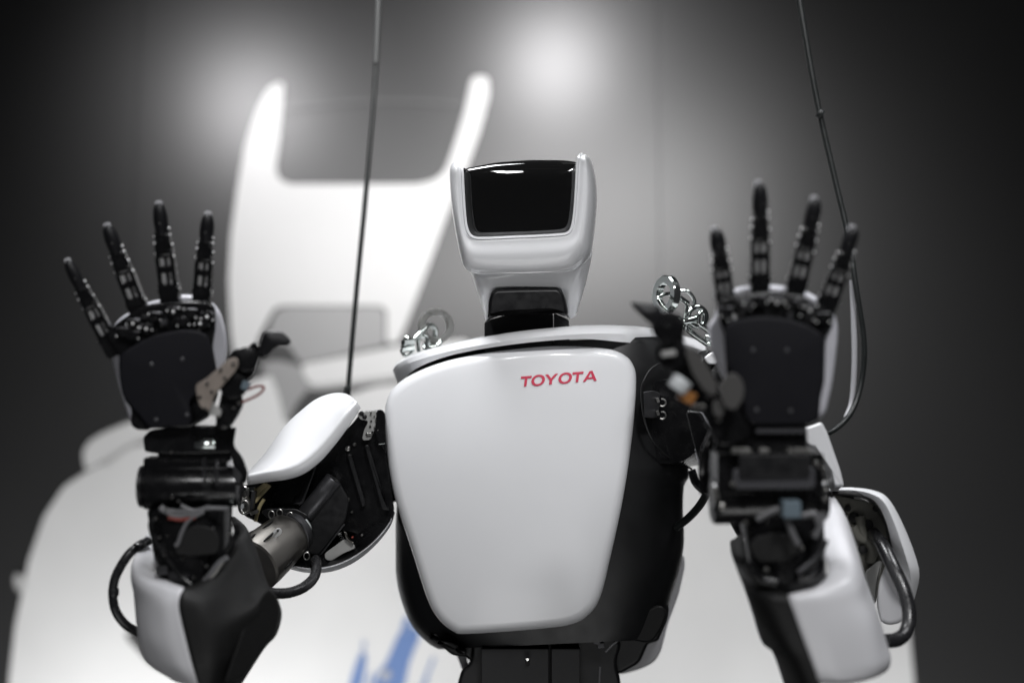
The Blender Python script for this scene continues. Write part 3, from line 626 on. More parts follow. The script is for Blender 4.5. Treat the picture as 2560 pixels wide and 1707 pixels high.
foreL = patch('forearm_shell', [r2(C2, r) for r in (
    [(590, 1110, 1.425), (510, 1080, 1.445), (425, 1020, 1.475), (412, 960, 1.50), (455, 890, 1.53)],
    [(575, 1038, 1.415), (500, 1006, 1.435), (412, 950, 1.47), (396, 898, 1.50), (442, 840, 1.54)],
    [(572, 1050, 1.405), (480, 1030, 1.415), (345, 970, 1.44), (305, 880, 1.49), (395, 745, 1.56)],
    [(552, 1085, 1.40), (465, 1075, 1.408), (320, 1025, 1.435), (281, 955, 1.48), (345, 790, 1.56)],
    [(548, 1160, 1.398), (450, 1150, 1.406), (335, 1120, 1.44), (296, 1070, 1.48), (330, 1000, 1.57)],
    [(580, 1300, 1.398), (470, 1310, 1.406), (370, 1310, 1.43), (320, 1310, 1.47), (345, 1290, 1.57)],
    [(610, 1420, 1.40), (510, 1430, 1.408), (410, 1430, 1.435), (347, 1412, 1.475), (370, 1390, 1.57)],
    [(632, 1500, 1.403), (550, 1505, 1.41), (455, 1495, 1.44), (396, 1472, 1.48), (420, 1450, 1.57)],
    [(660, 1590, 1.41), (600, 1580, 1.42), (530, 1560, 1.45), (500, 1540, 1.49), (520, 1520, 1.57)])], WSATIN, rb, n=5)
coverL = patch('forearm_cover', [r2(C2, r) for r in (
    [(590, 1110, 1.425), (660, 1080, 1.445), (770, 960, 1.47), (850, 840, 1.505), (868, 770, 1.53), (850, 700, 1.56)],
    [(577, 1040, 1.415), (650, 1012, 1.435), (758, 895, 1.46), (850, 785, 1.49), (888, 725, 1.53), (840, 650, 1.57)],
    [(574, 1050, 1.405), (665, 1030, 1.415), (785, 930, 1.44), (885, 800, 1.475), (930, 730, 1.52), (870, 655, 1.57)],
    [(553, 1087, 1.399), (690, 1085, 1.405), (830, 1010, 1.435), (950, 870, 1.475), (985, 850, 1.52), (940, 735, 1.57)],
    [(549, 1160, 1.397), (700, 1160, 1.40), (860, 1110, 1.425), (1010, 1010, 1.465), (1046, 1030, 1.51), (1000, 940, 1.57)],
    [(581, 1300, 1.397), (720, 1290, 1.398), (880, 1220, 1.415), (1060, 1100, 1.45), (1118, 1160, 1.50), (1080, 1120, 1.57)],
    [(611, 1420, 1.399), (740, 1400, 1.40), (880, 1340, 1.42), (1020, 1290, 1.45), (1092, 1295, 1.50), (1070, 1260, 1.57)],
    [(633, 1500, 1.402), (750, 1480, 1.405), (860, 1440, 1.425), (970, 1400, 1.46), (1022, 1378, 1.51), (1010, 1340, 1.57)],
    [(661, 1600, 1.41), (740, 1600, 1.415), (800, 1590, 1.435), (860, 1580, 1.47), (895, 1575, 1.51), (890, 1540, 1.57)])], CHAR, rb, n=5)
slab('forearm_facet', C2([(1040, 1040), (1095, 1085), (1112, 1180), (1086, 1285), (1012, 1376), (905, 1545), (800, 1570), (850, 1420), (915, 1240), (1000, 1090)]), 1.432, .03, CHAR, coverL, r=14, bev=5, tilt=(3.6e-4, 0))
hoseL = tube('hose', PP([(*C2([q])[0], q[2]) for q in ((380, 780, 1.53), (335, 805, 1.52), (270, 855, 1.51), (205, 960, 1.505), (183, 1050, 1.505), (192, 1150, 1.505), (240, 1230, 1.51), (310, 1282, 1.52), (360, 1300, 1.53))]), .0049, RUB, rb)
cyl('hose_sleeve', P(*C2([(186, 1042)])[0], 1.505), P(*C2([(186, 1085)])[0], 1.505), .0056, RUB, hoseL)
cyl('hose_sleeve', P(*C2([(310, 822)])[0], 1.512), P(*C2([(350, 796)])[0], 1.522), .0056, RUB, hoseL)

# ------------------------------------------------------------------ left-of-picture upper arm
UD = 1.66
SU = [(148, 682), (258, 566), (396, 378), (518, 264), (600, 203), (690, 168), (775, 162), (838, 186)]
SM = [(152, 692), (290, 664), (400, 640), (500, 598), (600, 518), (700, 405), (788, 292), (862, 214)]
SB = [(150, 764), (300, 742), (420, 726), (520, 692), (620, 620), (710, 522), (800, 402), (894, 258)]
def mixrow(A_, B_, t, d):
    return [(*C3([(p[0] + (q[0] - p[0]) * t, p[1] + (q[1] - p[1]) * t)])[0], d + (.006 if i in (0, 7) else 0)) for i, (p, q) in enumerate(zip(A_, B_))]
shellL = patch('upper_arm_shell', [mixrow(SU, SM, .10, UD + .085), mixrow(SU, SM, 0, UD + .062), mixrow(SU, SM, .06, UD + .050), mixrow(SU, SM, .35, UD + .026), mixrow(SU, SM, .68, UD + .006), mixrow(SU, SM, .90, UD - .006),
    mixrow(SM, SB, .08, UD - .012), mixrow(SM, SB, .40, UD - .0125), mixrow(SM, SB, .85, UD - .008), mixrow(SM, SB, 1, UD + .0), mixrow(SM, SB, .97, UD + .04)], WHITE, rb, n=6, th=.003)
armL = slab('upper_arm', C3([(110, 775), (300, 700), (520, 640), (700, 500), (850, 350), (900, 280), (1030, 272), (1052, 295), (1062, 560), (1115, 940), (1080, 1040), (900, 1100), (760, 1060), (640, 1240), (560, 1260), (430, 1150), (230, 1010), (120, 960)]), UD + .055, .09, BLK, rb, r=16, bev=6)
slab('bracket_plate', C3([(870, 292), (905, 283), (1000, 274), (1000, 330), (985, 400), (955, 470), (900, 472), (915, 400), (945, 345), (885, 335)]), UD + .045, .006, GRAYC, armL, r=8, bev=1.5)
slab('bracket', C3([(1000, 272), (1032, 270), (1052, 296), (1060, 560), (1000, 470), (985, 400)]), UD + .043, .01, BLK, armL, r=8, bev=2)
for q in ((898, 296), (918, 318)): screw(*C3([q])[0], UD + .0445, 6, HOLE, armL, 'plate_hole')
for q in ((940, 433), (955, 432)): screw(*C3([q])[0], UD + .044, 6, STEEL, armL)
for i in range(16):
    screw(*C3([(random.uniform(950, 1010), random.uniform(280, 420))])[0], UD + .044, random.uniform(1.5, 3), random.choice((BLK, STEEL, HOLE)), armL, 'rivet')
# ribs of the shoulder frame and the flat black motor box
slab('shoulder_rib', C3([(915, 500), (945, 500), (1050, 860), (1085, 930), (1030, 925), (1010, 850)]), UD + .045, .015, BLKS, armL, r=6, bev=3)
slab('shoulder_rib', C3([(800, 560), (830, 560), (930, 890), (900, 910)]), UD + .047, .012, BLKS, armL, r=6, bev=3)
for q, rr in (((808, 526), 7), ((851, 499), 4.5), ((808, 860), 5), ((835, 940), 3)): screw(*C3([q])[0], UD + .052, rr, STEEL, armL)
box('chrome_pin', *C3([(1030, 492)])[0], UD + .03, 16, 3, .004, CHROME, armL, roll=8, bev=1)
slab('motor_box', C3([(505, 1000), (540, 940), (720, 715), (750, 735), (820, 860), (790, 1010), (610, 1235), (520, 1190)]), UD + .03, .05, BLKS, armL, r=14, bev=5)
a, b = C3([(530, 962), (722, 722)]); cyl('motor', P(*a, UD + .032), P(*b, UD + .032), .011, GUN, armL, seg=32, bev=.002)
slab('arm_web', C3([(430, 880), (500, 870), (590, 640), (605, 640), (520, 880), (500, 895)]), UD + .035, .01, GUN, armL, r=4, bev=2)
slab('motor_edge', C3([(612, 1232), (640, 1200), (780, 1015), (790, 1022), (640, 1215)]), UD + .026, .006, GUN, armL, r=3, bev=1)
slab('elbow_mount', C3([(240, 940), (275, 916), (470, 915), (555, 962), (520, 1005), (420, 1010), (300, 990)]), UD + .012, .012, BLKS, armL, r=10, bev=3)
for q in ((310, 956), (363, 945), (431, 965), (540, 1226)):
    t = MB(); px, py = C3([q])[0]; c = P(px, py, UD + .009)
    tubeg(t, [c + (RT * math.cos(a) + UP * math.sin(a) * 1.3) * .0034 for a in np.linspace(0, 2 * math.pi, 9)[:-1]], .0008, n=3, seg=8, closed=True); t.build('rivet_ring', STEEL, armL)
for pts in ([(270, 755), (215, 800), (190, 850), (205, 870), (230, 840), (300, 765)], [(262, 855), (235, 900), (215, 960), (205, 1000)], [(285, 755), (235, 800), (215, 830)]):
    tube('beige_wire', PP([(*C3([q])[0], UD + .02) for q in pts]), .0022, WIREY, armL)
for q, w, h in (((120, 810), 16, 22), ((145, 850), 14, 40), ((190, 860), 10, 46), ((150, 925), 18, 18), ((200, 940), 20, 8), ((175, 790), 22, 8), ((120, 900), 12, 14)):
    box('connector', *C3([q])[0], UD + .01, w, h, .01, random.choice((CHROME, STEEL, GUN, WIREW)), armL, roll=random.uniform(-15, 30), bev=2)
for q in ((125, 815), (130, 905)):
    t = MB(); c = P(*C3([q])[0], UD + .002)
    tubeg(t, [c + (RT * math.cos(a) * .7 + UP * math.sin(a)) * .008 for a in np.linspace(0, 2 * math.pi, 9)[:-1]], .0016, n=3, seg=8, closed=True); t.build('connector_ring', STEEL, armL)
# elbow: a cast cylinder with slots, chrome collar and name plate
a = P(*C3([(425, 1085)])[0], UD + .02); b = P(*C3([(195, 1290)])[0], UD - .035)
elb = lathe('elbow_joint', a, b, [(0, .026), (.03, .0275), (.1, .0285), (.55, .0315), (.8, .0325), (.97, .0325), (1, .030)], ALU, rb, 48)
lathe('elbow_collar', a + (a - b) * .16, a - (a - b) * .0, [(0, .0245), (.1, .027), (.5, .0275), (.9, .0275), (1, .026)], GUN, elb, 48)
lathe('elbow_ring', a + (a - b) * .22, a + (a - b) * .10, [(0, .0235), (.2, .0255), (.8, .0255), (1, .0235)], CHROME, elb, 48)
axv = (b - a).normalized()
def on_elbow(t, ang, lift=0):                     # surface point of the elbow drum
    L = (b - a).length; u = (-FW - axv * (-FW).dot(axv)).normalized(); w = axv.cross(u)
    r = np.interp(t, [0, .1, .55, .8, 1], [.026, .0285, .0315, .0325, .0325]) + lift
    return a + axv * (t * L) + (u * math.cos(ang) + w * math.sin(ang)) * r
for t0, t1, an in ((.50, .86, .42), (.30, .56, .95), (.78, .99, .95), (.62, .9, 1.35), (.55, .8, -.95)):
    t = MB(); tubeg(t, [on_elbow(tt, an, -.0005) for tt in np.linspace(t0, t1, 5)], [.0025, .0042, .0045, .0042, .0025], n=4, seg=12, flat=.35); t.build('slot', HOLE, elb)
# name plate: flat stadium with an inset and two holes
mpl = Matrix
slab('name_plate', C3([(276, 1122), (345, 1042), (372, 1046), (380, 1072), (310, 1138), (282, 1142)]), UD - .0344, .003, PLATE, elb, r=8, bev=1)
slab('plate_text_field', C3([(305, 1108), (345, 1058), (356, 1068), (316, 1116)]), UD - .0352, .002, GRAYC, elb, r=2, bev=.5)
for q in ((352, 1060), (293, 1122)): screw(*C3([q])[0], UD - .0352, 3, HOLE, elb, 'plate_hole')
# bowl cover behind the elbow: part of a sphere, dark inside, pale rim
def bowl(name, f, arc, depth_mid, m_in, parent, sag):
    pass
bwl = ring_loft('elbow_bowl', [[(*C3([q[:2]])[0], q[2]) for q in s_] for s_ in (
    [(1117, 945, 1.74), (1085, 1035, 1.715), (985, 1160, 1.69), (850, 1268, 1.675), (700, 1328, 1.67), (540, 1335, 1.675), (405, 1305, 1.69)],
    [(1112, 935, 1.73), (1070, 1030, 1.70), (965, 1150, 1.675), (830, 1246, 1.66), (690, 1300, 1.655), (545, 1312, 1.66), (420, 1285, 1.68)],
    [(1100, 930, 1.735), (1040, 1010, 1.71), (930, 1120, 1.69), (800, 1205, 1.68), (680, 1255, 1.675), (560, 1275, 1.68), (440, 1255, 1.69)],
    [(1060, 930, 1.78), (960, 980, 1.79), (860, 1060, 1.79), (760, 1120, 1.79), (660, 1180, 1.78), (560, 1220, 1.77), (470, 1220, 1.76)],
    [(1090, 960, 1.80), (1040, 1080, 1.80), (930, 1170, 1.80), (800, 1260, 1.79), (680, 1300, 1.79), (560, 1310, 1.78), (450, 1290, 1.77)])], WSATIN, rb, ang=60)
ring_loft('bowl_lining', [[(*C3([q[:2]])[0], q[2]) for q in s_] for s_ in (
    [(1110, 936, 1.728), (1066, 1026, 1.70), (958, 1143, 1.675), (824, 1236, 1.662), (690, 1286, 1.658), (548, 1302, 1.664), (425, 1280, 1.68)],
    [(1080, 926, 1.73), (1010, 985, 1.72), (900, 1070, 1.71), (780, 1150, 1.70), (670, 1210, 1.69), (560, 1240, 1.69), (450, 1240, 1.69)],
    [(1020, 900, 1.77), (920, 950, 1.775), (830, 1020, 1.775), (740, 1090, 1.775), (650, 1150, 1.765), (560, 1190, 1.755), (470, 1190, 1.75)],
    [(1060, 930, 1.785), (960, 980, 1.795), (860, 1060, 1.795), (760, 1120, 1.795), (660, 1180, 1.785), (560, 1220, 1.775), (470, 1220, 1.765)])], BLK, bwl, ang=60)
slab('bowl_connector', C3([(655, 1210), (790, 1110), (850, 1150), (858, 1175), (770, 1215), (700, 1262), (660, 1250)]), 1.668, .03, GRAYC, bwl, r=8, bev=3, tilt=(0, 0))
slab('bowl_connector', C3([(780, 1062), (800, 1070), (812, 1110), (850, 1140), (840, 1150), (795, 1115)]), 1.662, .01, ALU, bwl, r=4, bev=2)
for q in ((838, 1105), (900, 1090)): screw(*C3([q])[0], 1.665, 3, WIRER if q[0] < 850 else STEEL, bwl)
hose2 = tube('hose', PP([(*C3([q])[0], q[2]) for q in ((600, 1250, 1.66), (605, 1300, 1.64), (585, 1370, 1.62), (520, 1430, 1.60), (430, 1465, 1.585), (340, 1470, 1.57), (280, 1460, 1.56))]), .0060, RUB, rb)
# left shoulder drum reaching into the torso
lathe('shoulder', P(*C3([(900, 640)])[0], 1.77), P(1080, 1130, 1.80), [(0, .045), (.05, .05), (.9, .055), (1, .05)], BLK, rb, 40)

# ------------------------------------------------------------------ right-of-picture shoulder and arm
cav = lathe('shoulder', P(*Z6([(330, 640)])[0], 1.695), P(*Z6([(520, 640)])[0], 1.80), [(0, .02), (.02, .05), (.5, .056), (1, .056)], BLK, rb, 48)
rimp = [(330, 182), (265, 192), (205, 235), (160, 310), (138, 400), (150, 560), (185, 700), (250, 820), (340, 910), (440, 960), (530, 1010)]
tube('socket_rim', PP([(*Z6([q])[0], 1.668 + .00012 * max(0, q[0] - 160)) for q in rimp]), .0013, BLKT, cav)
slab('socket_box', Z6([(152, 405), (235, 395), (285, 420), (270, 590), (235, 612), (160, 608)]), 1.672, .03, GUN, cav, r=5, bev=2, tilt=(3e-4, 0))
for y in (490, 590):
    t = MB(); c = P(*Z6([(300, y)])[0], 1.672)
    tubeg(t, [c + (RT * math.cos(a_) + UP * math.sin(a_)) * .0042 for a_ in np.linspace(-2.2, 1.9, 9)], .0011, n=3, seg=8); t.build('wire_loop', STEEL, cav)
    box('wire_clip', *Z6([(265, y - 20)])[0], 1.672, 7, 12, .004, STEEL, cav, roll=20, bev=1)
armR = slab('upper_arm', Z6([(480, 540), (600, 560), (640, 640), (700, 720), (740, 760), (900, 700), (1100, 760), (1120, 1500), (900, 1560), (760, 1300), (640, 1080), (560, 860)]), 1.56, .1, BLK, rb, r=18, bev=6)
slab('inner_arm', Z6([(500, 575), (600, 562), (690, 740), (640, 830), (625, 1030), (560, 860), (545, 800)]), 1.60, .03, CHAR, rb, r=14, bev=4)
slab('inner_arm_liner', Z6([(580, 560), (610, 565), (710, 690), (700, 760), (670, 740)]), 1.575, .02, WSHELL, armR, r=10, bev=3)
slab('inner_arm_liner', Z6([(552, 850), (572, 870), (640, 1062), (625, 1065), (575, 950)]), 1.585, .02, WSHELL, armR, r=6, bev=2)
tube('arm_band', PP([(*Z6([q])[0], q[2]) for q in ((740, 700, 1.40), (690, 790, 1.40), (650, 900, 1.41), (635, 1040, 1.42), (650, 1200, 1.42))]), .008, BLK, armR, flat=.5)
tube('arm_band', PP([(*Z6([q])[0], 1.6) for q in ((530, 1020), (560, 1110), (620, 1170), (680, 1190))]), .006, BLK, armR, flat=.6)
slab('upper_arm_shell', R2([(720, 150), (760, 145), (830, 118), (862, 180), (900, 290), (935, 390), (956, 478), (900, 482), (872, 370), (815, 275), (740, 245)]), 1.52, .05, WHITE, rb, r=10, bev=7, bevd=.008, seg=5, ext=(-10, 10), tilt=(3e-4, 0))
cyl('shoulder_link', P(*Z6([(330, 640)])[0], 1.78), P(*Z6([(700, 190)])[0], 1.70), .022, BLK, rb)
cyl('arm_link', P(*Z6([(900, 1050)])[0], 1.62), P(*R2([(940, 640)])[0], 1.63), .03, BLK, armR)
slab('shoulder_cover', K4([(1040, 1530), (1100, 1480), (1180, 1430), (1260, 1460), (1260, 1640), (1100, 1640)]), 1.64, .09, WHITE, rb, r=8, bev=5)
WR = 1.325
wrR = slab('wrist', R2([(245, 190), (300, 170), (420, 130), (745, 130), (752, 260), (740, 300), (250, 300), (235, 250)]), WR, .06, BLK, rb, r=8, bev=5)
box('wrist_strip', *R2([(600, 168)])[0], WR - .004, 126, 12, .01, TRAY, wrR, bev=3)
for x, w in ((382, 48), (512, 26), (700, 60)):
    box('bright_tab', *R2([(x, 280)])[0], WR - .006, w, 12, .008, STEEL, wrR, bev=4)
box('wrist_body', *R2([(520, 395)])[0], WR + .03, 262, 100, .05, BLK, wrR, bev=6)
slab('wrist_tray', R2([(340, 380), (790, 370), (795, 480), (760, 490), (360, 492), (335, 470)]), WR - .018, .008, TRAY, wrR, r=10, bev=3)
slab('wrist_screen', R2([(370, 300), (770, 300), (765, 425), (375, 435)]), WR - .0215, .01, BLKS, wrR, r=6, bev=2)
screw(*R2([(342, 468)])[0], WR - .02, 7, STEEL, wrR)
a, b = R2([(215, 560), (855, 540)]); cyl('wrist_motor', P(*a, WR + .03), P(*b, WR + .03), .022, BLK, wrR, seg=40, bev=.004)
box('link_joint', *R2([(250, 585)])[0], WR + .0, 26, 34, .02, BLK, wrR, roll=-20)
screw(*R2([(278, 588)])[0], WR - .012, 9, STEEL, wrR); box('chrome_tab', *R2([(240, 530)])[0], WR - .005, 16, 40, .01, STEEL, wrR, roll=12)
box('blue_connector', *R2([(655, 600)])[0], WR - .014, 46, 42, .02, CYAN, wrR, bev=5)
for pts in ([(640, 660), (670, 740), (700, 800)], [(470, 660), (540, 620), (590, 600)], [(720, 640), (790, 630), (810, 680)], [(840, 620), (820, 700), (790, 760)]):
    tube('wrist_wire', PP([(*R2([q])[0], WR - .012) for q in pts]), .003, WIREG, wrR)
for q in ((800, 350), (830, 380), (850, 500), (835, 640), (785, 745), (720, 820), (410, 680), (525, 940), (845, 550)): screw(*R2([q])[0], WR - .006, 6, STEEL, wrR)
DR = 1.375
a, b = R2([(600, 600), (660, 1120)]); cyl('forearm_drum', P(*a, DR), P(*b, DR), .0405, BLK, wrR, r2=.035, seg=48, bev=.004)
slab('drum_face', R2([(430, 820), (450, 760), (560, 730), (690, 750), (720, 830), (640, 890), (480, 900)]), DR - .045, .012, CHAR, wrR, r=30, bev=5)
for pts in ([(830, 880), (820, 960), (760, 1000), (700, 990)], [(430, 900), (480, 980), (580, 1010)], [(850, 770), (800, 880), (700, 960)]):
    tube('drum_band', PP([(*R2([q])[0], DR - .043) for q in pts]), .005, random.choice((BLK, GUN)), wrR, flat=.6)
foreR = patch('forearm_shell', [r2(R2, r) for r in (
    [(660, 1150, 1.345), (800, 1100, 1.35), (860, 1000, 1.365), (868, 920, 1.40), (822, 780, 1.45), (852, 650, 1.50), (872, 580, 1.53)],
    [(642, 1078, 1.335), (800, 1032, 1.34), (868, 962, 1.355), (872, 900, 1.39), (824, 742, 1.44), (852, 600, 1.50), (874, 535, 1.535)],
    [(645, 1088, 1.325), (840, 1045, 1.325), (960, 985, 1.335), (985, 910, 1.365), (945, 745, 1.42), (915, 610, 1.49), (885, 540, 1.535)],
    [(655, 1120, 1.322), (850, 1085, 1.320), (1010, 1035, 1.333), (1050, 975, 1.37), (1025, 830, 1.43), (970, 655, 1.50), (920, 568, 1.545)],
    [(680, 1190, 1.322), (870, 1160, 1.320), (1040, 1120, 1.335), (1085, 1070, 1.38), (1080, 1020, 1.43), (1060, 950, 1.49), (1040, 900, 1.545)],
    [(722, 1310, 1.324), (900, 1290, 1.322), (1090, 1240, 1.338), (1140, 1190, 1.385), (1135, 1160, 1.43), (1120, 1120, 1.49), (1100, 1080, 1.545)],
    [(770, 1440, 1.328), (930, 1430, 1.326), (1120, 1390, 1.342), (1185, 1345, 1.39), (1180, 1320, 1.43), (1165, 1290, 1.49), (1140, 1260, 1.545)],
    [(798, 1520, 1.332), (950, 1520, 1.33), (1130, 1490, 1.345), (1210, 1440, 1.39), (1205, 1420, 1.43), (1190, 1390, 1.49), (1170, 1360, 1.545)],
    [(808, 1555, 1.338), (960, 1560, 1.336), (1110, 1538, 1.352), (1185, 1505, 1.395), (1190, 1490, 1.43), (1175, 1460, 1.49), (1150, 1430, 1.545)],
    [(815, 1572, 1.36), (950, 1575, 1.36), (1050, 1560, 1.37), (1110, 1540, 1.40), (1120, 1520, 1.43), (1110, 1500, 1.49), (1100, 1470, 1.545)])], WSATIN, rb, n=5)
coverR = patch('forearm_cover', [r2(R2, r) for r in (
    [(660, 1150, 1.345), (570, 1110, 1.36), (490, 1040, 1.385), (430, 940, 1.42), (410, 840, 1.46)],
    [(641, 1078, 1.335), (555, 1042, 1.35), (462, 970, 1.375), (402, 860, 1.42), (384, 750, 1.47)],
    [(643, 1090, 1.325), (530, 1060, 1.335), (420, 980, 1.365), (360, 870, 1.41), (350, 765, 1.47)],
    [(654, 1122, 1.322), (520, 1110, 1.33), (410, 1030, 1.36), (335, 870, 1.41), (322, 800, 1.47)],
    [(680, 1192, 1.322), (550, 1190, 1.33), (440, 1120, 1.36), (380, 985, 1.41), (378, 960, 1.47)],
    [(722, 1312, 1.324), (600, 1310, 1.332), (490, 1250, 1.365), (440, 1160, 1.41), (440, 1140, 1.47)],
    [(750, 1390, 1.327), (640, 1390, 1.335), (540, 1360, 1.37), (498, 1340, 1.41), (500, 1320, 1.47)],
    [(775, 1460, 1.33), (680, 1460, 1.34), (600, 1440, 1.375), (560, 1400, 1.415), (560, 1380, 1.47)],
    [(840, 1660, 1.34), (760, 1660, 1.35), (690, 1650, 1.385), (640, 1630, 1.42), (640, 1600, 1.47)])], CHAR, rb, n=5)
# right elbow
elbR = slab('elbow_joint', R2([(880, 520), (1000, 545), (1110, 565), (1170, 650), (1205, 760), (1190, 900), (1150, 1000), (1130, 1130), (1080, 1130), (990, 760), (930, 600)]), 1.60, .05, MECH, rb, r=18, bev=6)
for q, r_ in (((1010, 650), 13), ((1085, 692), 14), ((1060, 825), 12), ((1130, 600), 8), ((1150, 770), 8), ((975, 600), 8)):
    cyl('casting_hole', P(*R2([q])[0], 1.597), P(*R2([q])[0], 1.61), r_ * 1.6 / FPX, HOLE, elbR, seg=20)
for pts in ([(1040, 640), (1060, 740), (1110, 820), (1100, 900)], [(1000, 700), (1040, 760), (1120, 780)]):
    tube('casting_rib', PP([(*R2([q])[0], 1.598) for q in pts]), .006, MECH, elbR)
slab('elbow_block', R2([(1070, 950), (1140, 890), (1170, 890), (1140, 1010), (1130, 1120), (1090, 1060)]), 1.592, .02, GRAYC, elbR, r=10, bev=4)
shR = ring_loft('elbow_shell', [[(*R2([q[:2]])[0], q[2]) for q in s_] for s_ in (
    [(870, 488, 1.60), (1000, 483, 1.58), (1130, 503, 1.565), (1205, 552, 1.56), (1282, 690, 1.56), (1352, 870, 1.57), (1371, 980, 1.58), (1342, 1115, 1.60)],
    [(872, 500, 1.59), (1000, 498, 1.57), (1110, 520, 1.552), (1180, 572, 1.545), (1240, 700, 1.545), (1300, 880, 1.555), (1325, 980, 1.57), (1325, 1100, 1.595)],
    [(885, 512, 1.59), (1000, 518, 1.572), (1095, 540, 1.56), (1150, 590, 1.555), (1195, 690, 1.555), (1222, 820, 1.565), (1260, 960, 1.58), (1300, 1080, 1.60)],
    [(885, 520, 1.66), (1000, 530, 1.66), (1080, 560, 1.66), (1130, 610, 1.66), (1170, 700, 1.66), (1200, 820, 1.66), (1240, 960, 1.66), (1290, 1080, 1.66)],
    [(870, 490, 1.70), (1000, 488, 1.70), (1110, 510, 1.70), (1180, 560, 1.70), (1255, 690, 1.70), (1325, 870, 1.70), (1345, 980, 1.70), (1320, 1100, 1.70)])], WHITE, rb, ang=60)
tube('shell_edge_trim', PP([(*R2([q])[0], 1.566) for q in ((888, 516), (1000, 522), (1092, 545), (1150, 595), (1194, 692), (1220, 812))]), .0026, HOLE, shR)
slab('lower_elbow_cover', R2([(1178, 885), (1225, 865), (1300, 950), (1345, 1050), (1342, 1120), (1310, 1192), (1262, 1236), (1200, 1246), (1158, 1228), (1135, 1140), (1140, 1030)]), 1.606, .07, WSATIN, rb, r=24, bev=12, bevd=.006, seg=5, tilt=(2e-4, 0))
tube('hose', PP([(*R2([q])[0], q[2]) for q in ((1120, 740, 1.59), (1165, 800, 1.56), (1225, 920, 1.535), (1285, 1050, 1.52), (1315, 1180, 1.51), (1300, 1280, 1.50), (1250, 1325, 1.49), (1180, 1335, 1.48))]), .0076, RUB, rb)

# ------------------------------------------------------------------ lifting chains and cables
def ringflat(mb, c, n_, r0, r1, th, seg=40):
    n_ = Vector(n_).normalized(); u = n_.orthogonal().normalized(); w = n_.cross(u); V = []; F = []
    prof = [(r0, -.5), (r0 + (r1 - r0) * .12, -.5 - .0), (r1 - (r1 - r0) * .12, -.5), (r1, -.36), (r1, .36), (r1 - (r1 - r0) * .12, .5), (r0 + (r1 - r0) * .12, .5), (r0, .36), (r0, -.36)][1:]
    prof = [(r0, -.36)] + prof[:-1]; M = len(prof)
    for i in range(seg):
        a_ = 2 * math.pi * i / seg
        for r, z in prof: V.append(Vector(c) + (u * math.cos(a_) + w * math.sin(a_)) * r + n_ * z * th)
    for i in range(seg):
        j = (i + 1) % seg
        for k_ in range(M): k2 = (k_ + 1) % M; F.append((i * M + k_, i * M + k2, j * M + k2, j * M + k_))
    mb.add(V, F)
def stadium(mb, c, u, w, L, R_, r, seg=10):
    pts = []
    for a_ in np.linspace(-math.pi / 2, math.pi / 2, 7): pts.append(c + u * (L / 2 + R_ * math.cos(a_)) + w * (R_ * math.sin(a_)))
    for a_ in np.linspace(math.pi / 2, 3 * math.pi / 2, 7): pts.append(c + u * (-L / 2 + R_ * math.cos(a_)) + w * (R_ * math.sin(a_)))
    tubeg(mb, pts, r, n=3, seg=seg, closed=True)
g = 'lifting chains on the robot shoulders'
cl = root('lifting_chain', P(1070, 870, 1.86), 'small chrome chain with round eye ring on the collar, left of the head', 'chain', g)
D3 = 1.85
mb = MB(); c = P(*K3([(1130, 660)])[0], D3); ringflat(mb, c, -FW + RT * .25 + UP * .1, .0150, .0232, .0095); mb.build('eye_ring', RINGM, cl)
a, b = K3([(640, 960), (960, 650)]); cyl('shackle_bar', P(*a, D3 - .03), P(*b, D3 - .012), .0033, CHROME, cl)
t = MB(); tubeg(t, PP([(*K3([q])[0], D3 + dd) for q, dd in (((940, 640), -.012), ((1040, 640), -.006), ((1110, 720), .0), ((1120, 860), .002), ((1080, 1040), .0), ((1000, 1180), .0))]), .0034); t.build('shackle_bow', CHROME, cl)
t = MB(); u_ = (P(900, 800, 1) - P(880, 830, 1)).normalized(); stadium(t, P(*K3([(850, 1060)])[0], D3 - .02), UP, RT, .010, .006, .0028); t.build('link', CHROME, cl)
t = MB(); stadium(t, P(*K3([(1050, 1050)])[0], D3 - .005), (RT + UP * .3).normalized(), (UP * .7 + FW * .7).normalized(), .010, .006, .0028); t.build('link', CHROME, cl)
lathe('hex_nut', P(*K3([(410, 1010)])[0], D3 - .04), P(*K3([(640, 1000)])[0], D3 - .03), [(0, .0048), (.1, .0056), (.9, .0056), (1, .0048)], CHROME, cl, 6)
lathe('bolt_head', P(*K3([(380, 1150)])[0], D3 - .035), P(*K3([(660, 1110)])[0], D3 - .03), [(0, .0042), (.1, .005), (.9, .005), (1, .0042)], CHROME, cl, 8)
lathe('bolt_head', P(*K3([(440, 900)])[0], D3 - .03), P(*K3([(560, 930)])[0], D3 - .03), [(0, .002), (.2, .003), (1, .003)], CHROME, cl, 12)
t = MB(); tubeg(t, PP([(*K3([q])[0], D3 - .03) for q in ((380, 1160), (400, 1230), (460, 1290), (560, 1270), (650, 1180))]), .0024); t.build('link', CHROME, cl)
cr_ = root('lifting_chain', P(1700, 800, 1.72), 'chrome chain of ring, bow link and shackle beside the raised hand, right of the head', 'chain', g)
D4 = 1.70
mb = MB(); c = P(*K4([(430, 500)])[0], D4); ringflat(mb, c, -RT * .86 - FW * .5 + UP * .06, .0128, .0232, .0095); mb.build('eye_ring', CHROME, cr_)
t = MB(); tubeg(t, PP([(*K4([q])[0], D4 + dd) for q, dd in (((600, 500), .02), ((430, 490), -.004), ((300, 545), -.012), ((330, 650), -.014), ((500, 840), -.012), ((620, 920), -.01), ((680, 1060), .0), ((720, 960), .012), ((760, 660), .016), ((620, 520), .02))]), .0024, closed=False); t.build('link', CHROME, cr_)
